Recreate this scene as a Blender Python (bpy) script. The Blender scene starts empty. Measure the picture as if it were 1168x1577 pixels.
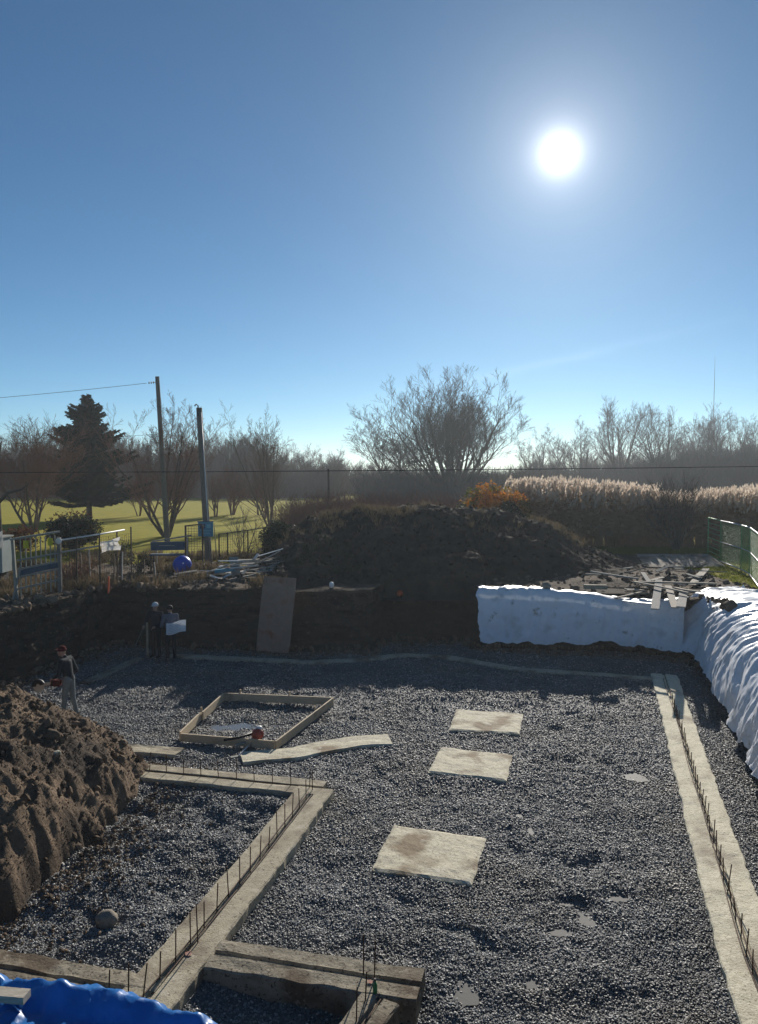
import bpy, math, random
import numpy as np
from mathutils import Vector, Matrix

SC = bpy.context.scene
COL = SC.collection
# ------------------------------------------------------------------ camera
F_PX, PCX, PCY, CAM_H = 1185.0, 584.0, 788.5, 6.1      # survey of the photograph, metres above the pit floor
PITCH = math.atan((PCY - 722.0) / F_PX)
cam = bpy.data.cameras.new('camera')
cam.sensor_fit = 'VERTICAL'; cam.sensor_height = 24.0
cam.lens = 24.0 * F_PX / 1577.0
cam.clip_start = 0.1; cam.clip_end = 6000
cam_o = bpy.data.objects.new('camera', cam); COL.objects.link(cam_o)
cam_o.location = (0, 0, CAM_H); cam_o.rotation_euler = (math.pi / 2 - PITCH, 0, 0)
SC.camera = cam_o
# ------------------------------------------------------------------ world, sun, exposure
SUN_AZ, SUN_EL = math.radians(12.9), math.radians(21.3)       # azimuth clockwise from +Y
SUN_DIR = Vector((math.sin(SUN_AZ) * math.cos(SUN_EL), math.cos(SUN_AZ) * math.cos(SUN_EL), math.sin(SUN_EL)))
SKY_STRENGTH, SUN_STRENGTH, EXPOSURE = 0.070, 5.0, 0.26
world = bpy.data.worlds.new('World'); SC.world = world; world.use_nodes = True
wn, wl = world.node_tree.nodes, world.node_tree.links
wn.clear()
def W(t, **k):
    n = wn.new(t)
    for a, b in k.items(): setattr(n, a, b)
    return n
sky = W('ShaderNodeTexSky', sky_type='NISHITA', sun_disc=False, sun_elevation=SUN_EL, sun_rotation=SUN_AZ,
        altitude=100, air_density=0.62, dust_density=0.10, ozone_density=4.0)
def wmath(op, a, b=None, clamp=False):
    n = W('ShaderNodeMath', operation=op, use_clamp=clamp)
    for i, v in enumerate((a, b)):
        if v is None: continue
        if isinstance(v, (int, float)): n.inputs[i].default_value = v
        else: wl.new(v, n.inputs[i])
    return n.outputs[0]
tc = W('ShaderNodeTexCoord')
nrm = W('ShaderNodeVectorMath', operation='NORMALIZE'); wl.new(tc.outputs['Generated'], nrm.inputs[0])
dot = W('ShaderNodeVectorMath', operation='DOT_PRODUCT'); wl.new(nrm.outputs[0], dot.inputs[0]); dot.inputs[1].default_value = SUN_DIR
ang = wmath('ARCCOSINE', wmath('MINIMUM', dot.outputs['Value'], 0.999999))        # angle from the sun, radians
def lobe(w, amp, p=1.0):
    q = wmath('POWER', wmath('DIVIDE', ang, math.radians(w)), p)
    return wmath('MULTIPLY', wmath('EXPONENT', wmath('MULTIPLY', q, -1.0)), amp)
aure = wmath('ADD', wmath('ADD', lobe(0.95, 22.0, 1.4), lobe(2.9, 6.4, 1.05)), lobe(9.5, 0.2, 1.3))
hs = W('ShaderNodeHueSaturation'); hs.inputs['Saturation'].default_value = 1.04; hs.inputs['Value'].default_value = 1.0
tint = W('ShaderNodeMixRGB', blend_type='MULTIPLY'); tint.inputs[0].default_value = 1.0; tint.inputs[2].default_value = (0.90, 1.09, 1.02, 1)
wl.new(sky.outputs[0], tint.inputs[1]); wl.new(tint.outputs[0], hs.inputs['Color'])
glow = W('ShaderNodeMixRGB', blend_type='MULTIPLY'); glow.inputs[0].default_value = 1.0
glow.inputs[1].default_value = (1.0, 0.965, 0.93, 1); wl.new(aure, glow.inputs[2])
# one thin cirrus streak low in the sky
sepx = W('ShaderNodeSeparateXYZ'); wl.new(nrm.outputs[0], sepx.inputs[0])
az = wmath('ARCTAN2', sepx.outputs[0], sepx.outputs[1]); el = wmath('ARCSINE', sepx.outputs[2])
line = wmath('ADD', wmath('MULTIPLY', az, 0.19), math.radians(5.3))
nz = W('ShaderNodeTexNoise'); nz.inputs['Scale'].default_value = 9.0; nz.inputs['Detail'].default_value = 5
mp = W('ShaderNodeMapping'); mp.inputs['Scale'].default_value = (1.0, 1.0, 7.0); wl.new(nrm.outputs[0], mp.inputs[0]); wl.new(mp.outputs[0], nz.inputs['Vector'])
dv = wmath('DIVIDE', wmath('ADD', wmath('SUBTRACT', el, line), wmath('MULTIPLY', wmath('SUBTRACT', nz.outputs[0], 0.5), 0.012)), 0.0062)
band = wmath('EXPONENT', wmath('MULTIPLY', wmath('MULTIPLY', dv, dv), -1.0))
azw = wmath('DIVIDE', wmath('SUBTRACT', az, 0.20), 0.16)
band = wmath('MULTIPLY', wmath('MULTIPLY', band, wmath('EXPONENT', wmath('MULTIPLY', wmath('MULTIPLY', azw, azw), -1.0))), wmath('MULTIPLY', nz.outputs[0], 1.0))
cir = W('ShaderNodeMixRGB', blend_type='MULTIPLY'); cir.inputs[0].default_value = 1.0
cir.inputs[1].default_value = (1.0, 0.97, 0.93, 1); wl.new(band, cir.inputs[2])
add1 = W('ShaderNodeMixRGB', blend_type='ADD'); add1.inputs[0].default_value = 1.0
wl.new(hs.outputs[0], add1.inputs[1]); wl.new(glow.outputs[0], add1.inputs[2])
add2 = W('ShaderNodeMixRGB', blend_type='ADD'); add2.inputs[0].default_value = 1.0
wl.new(add1.outputs[0], add2.inputs[1]); wl.new(cir.outputs[0], add2.inputs[2])
bg = W('ShaderNodeBackground'); bg.inputs['Strength'].default_value = SKY_STRENGTH
wo = W('ShaderNodeOutputWorld'); wl.new(add2.outputs[0], bg.inputs['Color']); wl.new(bg.outputs[0], wo.inputs['Surface'])

sun = bpy.data.lights.new('sun', 'SUN'); sun.energy = SUN_STRENGTH; sun.angle = math.radians(0.55); sun.color = (1.0, 0.94, 0.85)
sun_o = bpy.data.objects.new('sun', sun); COL.objects.link(sun_o)
sun_o.location = SUN_DIR * 60; sun_o.rotation_euler = SUN_DIR.to_track_quat('Z', 'Y').to_euler()
vs = SC.view_settings
vs.view_transform = 'Standard'; vs.look = 'None'; vs.gamma = 1.0; vs.exposure = EXPOSURE; vs.use_curve_mapping = False
SC.cycles.use_denoising = True
SC.cycles.max_bounces = 6; SC.cycles.transparent_max_bounces = 12
SC.cycles.use_adaptive_sampling = False

# ------------------------------------------------------------------ helpers
def G(x, y, z=0.0):
    """photo pixel -> point on the level plane z"""
    dx, dv_ = (x - PCX) / F_PX, (y - PCY) / F_PX
    ry = math.cos(PITCH) - dv_ * math.sin(PITCH); rz = -math.sin(PITCH) - dv_ * math.cos(PITCH)
    t = (z - CAM_H) / rz
    return Vector((dx * t, ry * t, z))
def D(x, y, d):
    """photo pixel -> point at distance d along the ground"""
    dx, dv_ = (x - PCX) / F_PX, (y - PCY) / F_PX
    ry = math.cos(PITCH) - dv_ * math.sin(PITCH); rz = -math.sin(PITCH) - dv_ * math.cos(PITCH)
    t = d / ry
    return Vector((dx * t, d, CAM_H + rz * t))

_perm = np.random.RandomState(7).permutation(512).astype(np.int64)
_perm = np.concatenate([_perm, _perm, _perm])
_gr = np.random.RandomState(11).normal(size=(512, 3)); _gr /= np.linalg.norm(_gr, axis=1)[:, None]
def perlin(P):
    P = np.asarray(P, float)
    i = np.floor(P).astype(np.int64); f = P - i; i &= 511
    u = f * f * f * (f * (f * 6 - 15) + 10)
    out = 0
    for dx in (0, 1):
        for dy in (0, 1):
            for dz in (0, 1):
                h = _perm[(_perm[(_perm[(i[:, 0] + dx) & 511] + i[:, 1] + dy) & 511] + i[:, 2] + dz) & 511]
                g = _gr[h]
                d_ = g[:, 0] * (f[:, 0] - dx) + g[:, 1] * (f[:, 1] - dy) + g[:, 2] * (f[:, 2] - dz)
                w = (u[:, 0] if dx else 1 - u[:, 0]) * (u[:, 1] if dy else 1 - u[:, 1]) * (u[:, 2] if dz else 1 - u[:, 2])
                out = out + w * d_
    return out * 1.6
def fbm(P, oct=4, gain=0.5, ridge=False):
    P = np.asarray(P, float); a = 1.0; s = 0
    for k in range(oct):
        n = perlin(P * (2.03 ** k) + 17.3 * k)
        if ridge: n = 1 - 2 * np.abs(n)
        s = s + a * n; a *= gain
    return s
def fbm2(x, y, scale, oct=4, gain=0.5, seed=0.0, ridge=False):
    x = np.asarray(x, float); y = np.asarray(y, float); sh = x.shape
    P = np.stack([x.ravel() * scale, y.ravel() * scale, np.full(x.size, 3.7 + seed)], 1)
    return fbm(P, oct, gain, ridge).reshape(sh)

class MB:
    def __init__(self): self.v = []; self.f = []
    def raw(self, v, f):
        o = len(self.v); self.v.extend(tuple(p) for p in v); self.f.extend(tuple(i + o for i in q) for q in f); return self
    def box(self, c, s, R=None, taper=1.0):
        R = R or Matrix.Identity(3); c = Vector(c); v = []
        for z in (-1, 1):
            k = taper if z > 0 else 1.0
            for x, y in ((-1, -1), (1, -1), (1, 1), (-1, 1)):
                v.append(c + R @ Vector((x * s[0] / 2 * k, y * s[1] / 2 * k, z * s[2] / 2)))
        return self.raw(v, [(3, 2, 1, 0), (4, 5, 6, 7), (0, 1, 5, 4), (1, 2, 6, 5), (2, 3, 7, 6), (3, 0, 4, 7)])
    def beam(self, a, b, w, h, up=(0, 0, 1), jit=None):
        a, b = Vector(a), Vector(b); d = (b - a); L = d.length; d.normalize()
        s = d.cross(Vector(up))
        if s.length < 1e-4: s = d.cross(Vector((0, 1, 0)))
        s.normalize(); u = s.cross(d)
        R = Matrix((d, s, u)).transposed()
        return self.box((a + b) / 2, (L, w, h), R)
    def tube(self, pts, rad, n=6, cap=True):
        pts = [Vector(p) for p in pts]; m = len(pts)
        if isinstance(rad, (int, float)): rad = [rad] * m
        o = len(self.v); ref = None
        for i, p in enumerate(pts):
            t = (pts[min(i + 1, m - 1)] - pts[max(i - 1, 0)])
            if t.length < 1e-9: t = Vector((0, 0, 1))
            t.normalize()
            if ref is None:
                ref = t.cross(Vector((0.31, 0.2, 0.93)))
                if ref.length < 0.05: ref = t.cross(Vector((1, 0, 0)))
            ref = ref - t * ref.dot(t)
            if ref.length < 1e-6: ref = t.orthogonal()
            ref.normalize(); b = t.cross(ref)
            for k in range(n):
                a = 2 * math.pi * k / n
                self.v.append(tuple(p + (ref * math.cos(a) + b * math.sin(a)) * rad[i]))
        for i in range(m - 1):
            for k in range(n):
                k2 = (k + 1) % n
                self.f.append((o + i * n + k, o + i * n + k2, o + (i + 1) * n + k2, o + (i + 1) * n + k))
        if cap and n > 2:
            self.f.append(tuple(o + k for k in reversed(range(n)))); self.f.append(tuple(o + (m - 1) * n + k for k in range(n)))
        return self
    def lathe(self, c, prof, n=20, axis=None):
        c = Vector(c); R = Vector((0, 0, 1)).rotation_difference(Vector(axis)).to_matrix() if axis is not None else Matrix.Identity(3)
        o = len(self.v); m = len(prof)
        for r, z in prof:
            for k in range(n):
                a = 2 * math.pi * k / n
                self.v.append(tuple(c + R @ Vector((r * math.cos(a), r * math.sin(a), z))))
        for i in range(m - 1):
            for k in range(n):
                k2 = (k + 1) % n
                self.f.append((o + i * n + k, o + i * n + k2, o + (i + 1) * n + k2, o + (i + 1) * n + k))
        self.f.append(tuple(o + k for k in reversed(range(n)))); self.f.append(tuple(o + (m - 1) * n + k for k in range(n)))
        return self
    def build(self, name, mat, parent=None, smooth=False, origin=None):
        me = bpy.data.meshes.new(name)
        v = self.v
        if origin is not None:
            o_ = Vector(origin); v = [tuple(Vector(p) - o_) for p in v]
        me.from_pydata(v, [], self.f); me.update()
        return link(name, me, mat, parent, smooth, origin)
def link(name, me, mat=None, parent=None, smooth=False, origin=None):
    if mat is not None: me.materials.append(mat)
    if smooth: me.polygons.foreach_set('use_smooth', [True] * len(me.polygons))
    o = bpy.data.objects.new(name, me); COL.objects.link(o)
    if origin is not None: o.location = origin
    if parent is not None: o.parent = parent
    return o
def grid_mesh(name, P, mat, smooth=True, closed=False, flip=False):
    """P: (m, n, 3) array of points -> quad mesh"""
    m, n = P.shape[:2]
    idx = np.arange(m * n).reshape(m, n)
    if closed: idx = np.concatenate([idx, idx[:1]], 0)
    q = np.stack([idx[:-1, :-1], idx[1:, :-1], idx[1:, 1:], idx[:-1, 1:]], -1).reshape(-1, 4)
    if flip: q = q[:, ::-1]
    me = np_mesh(name, P.reshape(-1, 3), q)
    return link(name, me, mat, None, smooth)
def np_mesh(name, V, Q):
    me = bpy.data.meshes.new(name)
    V = np.ascontiguousarray(V, np.float32); Q = np.ascontiguousarray(Q, np.int32); k = Q.shape[1]
    me.vertices.add(len(V)); me.vertices.foreach_set('co', V.ravel())
    me.loops.add(Q.size); me.loops.foreach_set('vertex_index', Q.ravel())
    me.polygons.add(len(Q)); me.polygons.foreach_set('loop_start', np.arange(len(Q), dtype=np.int32) * k)
    me.update(calc_edges=True); me.validate()
    return me
def tag(o, label=None, cat=None, group=None, kind=None):
    if label: o['label'] = label
    if cat: o['category'] = cat
    if group: o['group'] = group
    if kind: o['kind'] = kind
    return o
def empty(name, loc, label, cat, group=None, rz=0.0):
    e = bpy.data.objects.new(name, None); COL.objects.link(e); e.location = loc; e.rotation_euler = (0, 0, rz); e.empty_display_size = 0.2
    return tag(e, label, cat, group)
def part(mb, name, mat, parent, smooth=False):
    """mesh given in world coordinates, parented to an empty that is only moved (no rotation)"""
    return_o = mb.build(name, mat, None, smooth)
    return_o.parent = parent; return_o.matrix_parent_inverse = Matrix.Translation(-Vector(parent.location))
    return return_o

# ------------------------------------------------------------------ materials
def mat(name, col, rough=0.8, col2=None, scale=6.0, bump=0.0, bscale=40.0, spec=0.3, metal=0.0, transl=0.0, rand=0.0, detail=5, stretch=None, coat=0.0, col3=None, c3scale=1.5, c3lo=0.5, c3hi=0.6, bdist=0.02, voro=False, pits=None):
    m = bpy.data.materials.new(name); m.use_nodes = True
    nt = m.node_tree; N, L = nt.nodes, nt.links
    bs = N['Principled BSDF']; out = N['Material Output']
    bs.inputs['Roughness'].default_value = rough; bs.inputs['Metallic'].default_value = metal
    bs.inputs['Specular IOR Level'].default_value = spec
    if coat: bs.inputs['Coat Weight'].default_value = coat
    c = (*col, 1)
    tcn = N.new('ShaderNodeTexCoord'); vec = tcn.outputs['Object']
    if stretch:
        mpn = N.new('ShaderNodeMapping'); mpn.inputs['Scale'].default_value = stretch; L.new(vec, mpn.inputs[0]); vec = mpn.outputs[0]
    csock = None
    if col2 is not None:
        n1 = N.new('ShaderNodeTexNoise'); n1.inputs['Scale'].default_value = scale; n1.inputs['Detail'].default_value = detail; n1.inputs['Roughness'].default_value = 0.62
        L.new(vec, n1.inputs['Vector'])
        r = N.new('ShaderNodeMapRange'); r.inputs['From Min'].default_value = 0.34; r.inputs['From Max'].default_value = 0.66; L.new(n1.outputs[0], r.inputs[0])
        mx = N.new('ShaderNodeMixRGB'); mx.inputs[1].default_value = c; mx.inputs[2].default_value = (*col2, 1); L.new(r.outputs[0], mx.inputs[0]); csock = mx.outputs[0]
    if col3 is not None:
        n3 = N.new('ShaderNodeTexNoise'); n3.inputs['Scale'].default_value = c3scale; n3.inputs['Detail'].default_value = 6; L.new(tcn.outputs['Object'], n3.inputs['Vector'])
        r3 = N.new('ShaderNodeMapRange'); r3.inputs['From Min'].default_value = c3lo; r3.inputs['From Max'].default_value = c3hi; L.new(n3.outputs[0], r3.inputs[0])
        m3 = N.new('ShaderNodeMixRGB'); m3.inputs[2].default_value = (*col3, 1); L.new(r3.outputs[0], m3.inputs[0])
        if csock: L.new(csock, m3.inputs[1])
        else: m3.inputs[1].default_value = c
        csock = m3.outputs[0]
    if pits:
        for (psc, plo, phi, pc) in pits:
            n4 = N.new('ShaderNodeTexNoise'); n4.inputs['Scale'].default_value = psc; n4.inputs['Detail'].default_value = 7; n4.inputs['Roughness'].default_value = 0.7; L.new(tcn.outputs['Object'], n4.inputs['Vector'])
            r4 = N.new('ShaderNodeMapRange'); r4.inputs['From Min'].default_value = plo; r4.inputs['From Max'].default_value = phi; L.new(n4.outputs[0], r4.inputs[0])
            m4 = N.new('ShaderNodeMixRGB'); m4.inputs[2].default_value = (*pc, 1); L.new(r4.outputs[0], m4.inputs[0]); L.new(csock, m4.inputs[1]); csock = m4.outputs[0]
    if rand:
        oi = N.new('ShaderNodeObjectInfo')
        mr = N.new('ShaderNodeMapRange'); mr.inputs['To Min'].default_value = 1 - rand; mr.inputs['To Max'].default_value = 1 + rand; L.new(oi.outputs['Random'], mr.inputs[0])
        h = N.new('ShaderNodeHueSaturation'); L.new(mr.outputs[0], h.inputs['Value'])
        if csock: L.new(csock, h.inputs['Color'])
        else: h.inputs['Color'].default_value = c
        csock = h.outputs[0]
    if csock: L.new(csock, bs.inputs['Base Color'])
    else: bs.inputs['Base Color'].default_value = c
    if bump:
        if voro:
            nb = N.new('ShaderNodeTexVoronoi'); nb.inputs['Scale'].default_value = bscale; bo = nb.outputs['Distance']
        else:
            nb = N.new('ShaderNodeTexNoise'); nb.inputs['Scale'].default_value = bscale; nb.inputs['Detail'].default_value = 6; nb.inputs['Roughness'].default_value = 0.65; bo = nb.outputs[0]
        L.new(vec, nb.inputs['Vector'])
        b = N.new('ShaderNodeBump'); b.inputs['Strength'].default_value = bump; b.inputs['Distance'].default_value = bdist
        L.new(bo, b.inputs['Height']); L.new(b.outputs[0], bs.inputs['Normal'])
    if transl:
        tr = N.new('ShaderNodeBsdfTranslucent')
        if csock: L.new(csock, tr.inputs['Color'])
        else: tr.inputs['Color'].default_value = c
        ms = N.new('ShaderNodeMixShader'); ms.inputs[0].default_value = transl
        L.new(bs.outputs[0], ms.inputs[1]); L.new(tr.outputs[0], ms.inputs[2]); L.new(ms.outputs[0], out.inputs['Surface'])
    return m
M = {}
M['soil'] = mat('soil', (0.115, 0.08, 0.052), 0.95, (0.21, 0.15, 0.10), 2.2, 0.9, 16, 0.15, bdist=0.05, col3=(0.055, 0.042, 0.032), c3scale=0.7, c3lo=0.45, c3hi=0.62)
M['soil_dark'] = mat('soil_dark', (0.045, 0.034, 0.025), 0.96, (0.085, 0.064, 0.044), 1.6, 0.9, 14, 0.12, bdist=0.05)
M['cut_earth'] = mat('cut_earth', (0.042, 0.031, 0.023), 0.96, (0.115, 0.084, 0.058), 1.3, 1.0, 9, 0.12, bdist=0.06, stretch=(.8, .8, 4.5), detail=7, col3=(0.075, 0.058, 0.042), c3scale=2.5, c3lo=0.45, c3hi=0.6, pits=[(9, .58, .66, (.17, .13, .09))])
M['clod'] = mat('clod', (0.13, 0.093, 0.062), 0.95, (0.22, 0.16, 0.11), 9, 0.6, 30, 0.15, rand=0.35)
M['floor'] = mat('pit_gravel_bed', (0.075, 0.076, 0.08), 0.75, (0.16, 0.157, 0.153), 55, 0.9, 34, 0.4, voro=True, bdist=0.02, col3=(0.10, 0.085, 0.066), c3scale=0.55, c3lo=0.52, c3hi=0.68)
def patchy(m, tint, lo, hi, sc):
    nt = m.node_tree; N, L = nt.nodes, nt.links; bs = N['Principled BSDF']; src = bs.inputs['Base Color'].links[0].from_socket
    g = N.new('ShaderNodeNewGeometry'); n = N.new('ShaderNodeTexNoise'); n.inputs['Scale'].default_value = sc; n.inputs['Detail'].default_value = 4; L.new(g.outputs['Position'], n.inputs['Vector'])
    rr_ = N.new('ShaderNodeMapRange'); rr_.inputs['From Min'].default_value = lo; rr_.inputs['From Max'].default_value = hi; L.new(n.outputs[0], rr_.inputs[0])
    x = N.new('ShaderNodeMixRGB'); x.blend_type = 'MULTIPLY'; x.inputs[2].default_value = (*tint, 1); L.new(rr_.outputs[0], x.inputs[0]); L.new(src, x.inputs[1]); L.new(x.outputs[0], bs.inputs['Base Color'])
M['stone'] = mat('gravel_stone', (0.165, 0.172, 0.170), 0.55, None, rand=0.68, spec=0.45)
M['stone2'] = mat('gravel_stone_pale', (0.36, 0.34, 0.31), 0.55, None, rand=0.45, spec=0.45)
patchy(M['stone'], (1.35, 1.12, .86), .50, .64, .5); patchy(M['stone'], (.52, .56, .60), .48, .62, .8)
M['concrete'] = mat('concrete', (0.37, 0.32, 0.225), 0.9, (0.53, 0.465, 0.335), 13, 0.8, 40, 0.25, col3=(0.22, 0.175, 0.12), c3scale=1.3, c3lo=0.50, c3hi=0.66, bdist=0.012, pits=[(26, .56, .63, (.13, .10, .07)), (3.5, .56, .72, (.60, .54, .42))])
M['concrete_pale'] = mat('concrete_pale', (0.52, 0.465, 0.33), 0.85, (0.70, 0.64, 0.48), 14, 0.5, 28, 0.25, col3=(0.27, 0.20, 0.12), c3scale=1.15, c3lo=0.51, c3hi=0.62, bdist=0.012, pits=[(30, .56, .62, (.17, .135, .095)), (4.5, .58, .72, (.80, .75, .62))])
M['concrete_cream'] = mat('concrete_cream', (0.64, 0.58, 0.42), 0.9, (0.80, 0.74, 0.57), 12, 0.8, 28, 0.2, col3=(0.42, 0.36, 0.27), c3scale=1.4, c3lo=0.52, c3hi=0.68, bdist=0.012, pits=[(30, .565, .63, (.24, .20, .14)), (7, .60, .75, (.45, .40, .31))])
M['concrete_dirty'] = mat('concrete_dirty', (0.25, 0.215, 0.155), 0.92, (0.37, 0.325, 0.245), 9, 0.8, 26, 0.2, col3=(0.14, 0.105, 0.07), c3scale=1.6, c3lo=0.48, c3hi=0.64, bdist=0.015, pits=[(22, .55, .62, (.07, .055, .04)), (4, .58, .7, (.42, .37, .29))])
M['rebar'] = mat('rebar', (0.055, 0.036, 0.026), 0.65, (0.11, 0.055, 0.03), 60, 0.5, 160, 0.4, metal=0.4)
M['wood'] = mat('weathered_wood', (0.30, 0.255, 0.20), 0.85, (0.42, 0.37, 0.30), 7, 0.4, 30, 0.2, rand=0.3, stretch=(1, 7, 7))
M['wood_new'] = mat('form_wood', (0.46, 0.36, 0.235), 0.75, (0.58, 0.47, 0.32), 6, 0.3, 30, 0.25, rand=0.12, stretch=(1, 8, 8), col3=(0.26, 0.20, 0.14), c3scale=3, c3lo=0.55, c3hi=0.75)
M['wood_grey'] = mat('grey_wood', (0.23, 0.215, 0.19), 0.9, (0.34, 0.32, 0.29), 7, 0.4, 30, 0.15, rand=0.25, stretch=(1, 8, 8))
M['wood_dark'] = mat('dark_wood', (0.075, 0.055, 0.042), 0.9, (0.12, 0.09, 0.065), 5, 0.4, 26, 0.15, stretch=(1, 6, 6))
M['pole'] = mat('pole_wood', (0.155, 0.13, 0.105), 0.92, (0.24, 0.21, 0.175), 8, 0.6, 30, 0.15, stretch=(6, 6, 0.7))
M['ply_grey'] = mat('weathered_plywood', (0.21, 0.185, 0.15), 0.9, (0.31, 0.275, 0.22), 3, 0.3, 30, 0.15, col3=(0.10, 0.08, 0.06), c3scale=1.6, c3lo=.5, c3hi=.64)
M['plywood'] = mat('rusty_sheet', (0.27, 0.165, 0.115), 0.75, (0.36, 0.235, 0.17), 2.4, 0.2, 30, 0.25, col3=(0.26, 0.10, 0.05), c3scale=2.2, c3lo=0.56, c3hi=0.7)
M['tarp_white'] = mat('white_tarp', (0.79, 0.81, 0.85), 0.45, (0.85, 0.86, 0.89), 2.5, 0.4, 4.5, 0.4, transl=0.05, voro=True, bdist=.03, col3=(0.56, 0.55, 0.54), c3scale=1.6, c3lo=0.56, c3hi=0.74, pits=[(2.2, .60, .70, (.36, .33, .29)), (14, .66, .70, (.12, .10, .09))])
M['tarp_blue'] = mat('blue_tarp', (0.02, 0.16, 0.50), 0.36, (0.035, 0.22, 0.60), 3, 0.7, 7, 0.45, transl=0.35, voro=True, bdist=.035)
M['lawn'] = None
M['bark'] = mat('bark', (0.085, 0.068, 0.054), 0.95, (0.14, 0.115, 0.092), 8, 0.5, 30, 0.1)
M['twig'] = mat('twig', (0.17, 0.13, 0.10), 0.95, None, rand=0.1, spec=0.1)
M['twig_red'] = mat('twig_red', (0.20, 0.115, 0.085), 0.95, None, rand=0.15, spec=0.1)
M['twig_grey'] = mat('twig_grey', (0.125, 0.11, 0.095), 0.95, None, rand=0.1, spec=0.1)
M['needle'] = mat('needle', (0.018, 0.034, 0.02), 0.8, (0.035, 0.058, 0.032), 3, spec=0.15, transl=0.15)
M['leaf_dark'] = mat('hedge_leaf', (0.018, 0.03, 0.014), 0.7, (0.04, 0.062, 0.026), 4, spec=0.25, transl=0.2)
M['leaf_red'] = mat('dry_red_leaf', (0.10, 0.038, 0.022), 0.85, (0.19, 0.085, 0.04), 5, spec=0.15, transl=0.35)
M['leaf_orange'] = mat('orange_leaf', (0.52, 0.15, 0.02), 0.85, (0.55, 0.28, 0.05), 1.6, spec=0.15, transl=0.45, col3=(0.12, 0.13, 0.03), c3scale=1.1, c3lo=0.48, c3hi=0.62)
M['leaf_brown'] = mat('brown_leaf', (0.15, 0.085, 0.05), 0.9, (0.24, 0.15, 0.09), 5, spec=0.1, transl=0.35)
M['dry_grass'] = mat('dry_grass', (0.15, 0.115, 0.065), 0.9, (0.24, 0.18, 0.11), 1.5, spec=0.1, transl=0.25)
M['grass'] = mat('grass_blade', (0.15, 0.18, 0.022), 0.8, (0.22, 0.23, 0.035), 2, spec=0.15, transl=0.4)
M['reed'] = mat('reed_stalk', (0.44, 0.27, 0.16), 0.9, (0.56, 0.37, 0.22), 2, spec=0.1, transl=0.45)
M['plume'] = mat('reed_plume', (0.68, 0.57, 0.46), 0.95, (0.78, 0.68, 0.57), 3, spec=0.05, transl=0.5)
M['galv'] = mat('galvanised', (0.48, 0.49, 0.48), 0.42, (0.60, 0.60, 0.59), 10, spec=0.5, metal=0.6)
M['green_metal'] = mat('green_fence_metal', (0.22, 0.46, 0.17), 0.5, (0.28, 0.52, 0.22), 6, spec=0.4)
M['paint_grey'] = mat('grey_paint', (0.22, 0.225, 0.195), 0.7, (0.30, 0.30, 0.26), 5, spec=0.25, col3=(0.24, 0.23, 0.2), c3scale=4, c3lo=0.55, c3hi=0.75)
M['cabinet'] = mat('cabinet_green_grey', (0.24, 0.28, 0.26), 0.6, (0.30, 0.34, 0.32), 2.5, spec=0.3)
M['black'] = mat('black_rubber', (0.012, 0.012, 0.013), 0.6, spec=0.35)
M['cable'] = mat('cable_black', (0.015, 0.015, 0.016), 0.7, spec=0.2)
M['red_plastic'] = mat('red_plastic', (0.24, 0.035, 0.022), 0.5, (0.32, 0.06, 0.03), 8, spec=0.45)
M['orange'] = mat('orange_paint', (0.65, 0.12, 0.04), 0.6, spec=0.3)
M['white'] = mat('white_plastic', (0.78, 0.78, 0.76), 0.5, (0.70, 0.69, 0.66), 5, spec=0.4)
M['blue_ball'] = mat('blue_vinyl', (0.008, 0.06, 0.42), 0.4, (0.012, 0.08, 0.5), 4, spec=0.45)
M['sign_teal'] = mat('sign_teal', (0.06, 0.24, 0.33), 0.5, (0.08, 0.28, 0.37), 3, spec=0.35)
M['sign_dark'] = mat('sign_dark_print', (0.008, 0.05, 0.11), 0.5)
M['sign_pale'] = mat('sign_pale_print', (0.16, 0.42, 0.50), 0.5)
M['bench_blue'] = mat('slate_blue_board', (0.05, 0.085, 0.12), 0.7, (0.075, 0.115, 0.15), 4, spec=0.3)
M['yellow'] = mat('yellow_tag', (0.48, 0.50, 0.05), 0.6, spec=0.3, transl=0.3)
M['bamboo'] = mat('bamboo', (0.36, 0.27, 0.10), 0.7, (0.45, 0.34, 0.15), 6, spec=0.25)
M['fabric_white'] = mat('white_fabric', (0.74, 0.71, 0.66), 0.9, (0.80, 0.77, 0.72), 6, spec=0.1, transl=0.3)
M['rock'] = mat('rock', (0.24, 0.205, 0.16), 0.9, (0.34, 0.30, 0.24), 7, 0.7, 24, 0.2)
M['skin'] = mat('skin', (0.42, 0.25, 0.18), 0.6, spec=0.3)
M['jacket_navy'] = mat('navy_jacket', (0.016, 0.022, 0.034), 0.9, (0.026, 0.033, 0.048), 20, 0.3, 60, 0.1)
M['jacket_grey'] = mat('grey_jacket', (0.10, 0.115, 0.15), 0.9, (0.13, 0.145, 0.18), 20, 0.3, 60, 0.1)
M['jacket_black'] = mat('black_jacket', (0.02, 0.024, 0.028), 0.85, (0.035, 0.04, 0.045), 20, 0.3, 60, 0.15)
M['trouser_dark'] = mat('dark_trousers', (0.014, 0.017, 0.024), 0.92, (0.024, 0.028, 0.036), 20, 0.3, 60, 0.1)
M['trouser_grey'] = mat('grey_trousers', (0.19, 0.205, 0.19), 0.9, (0.25, 0.265, 0.25), 14, 0.3, 60, 0.1)
M['boot'] = mat('boot', (0.02, 0.017, 0.014), 0.8, spec=0.25)
M['boot_tan'] = mat('dusty_boot', (0.16, 0.15, 0.14), 0.85, spec=0.2)
M['beanie_red'] = mat('dark_red_knit', (0.085, 0.016, 0.016), 0.95, (0.12, 0.025, 0.022), 40, 0.4, 120, 0.1)
M['cap_white'] = mat('pale_cap', (0.62, 0.62, 0.62), 0.85, spec=0.2)
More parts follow.
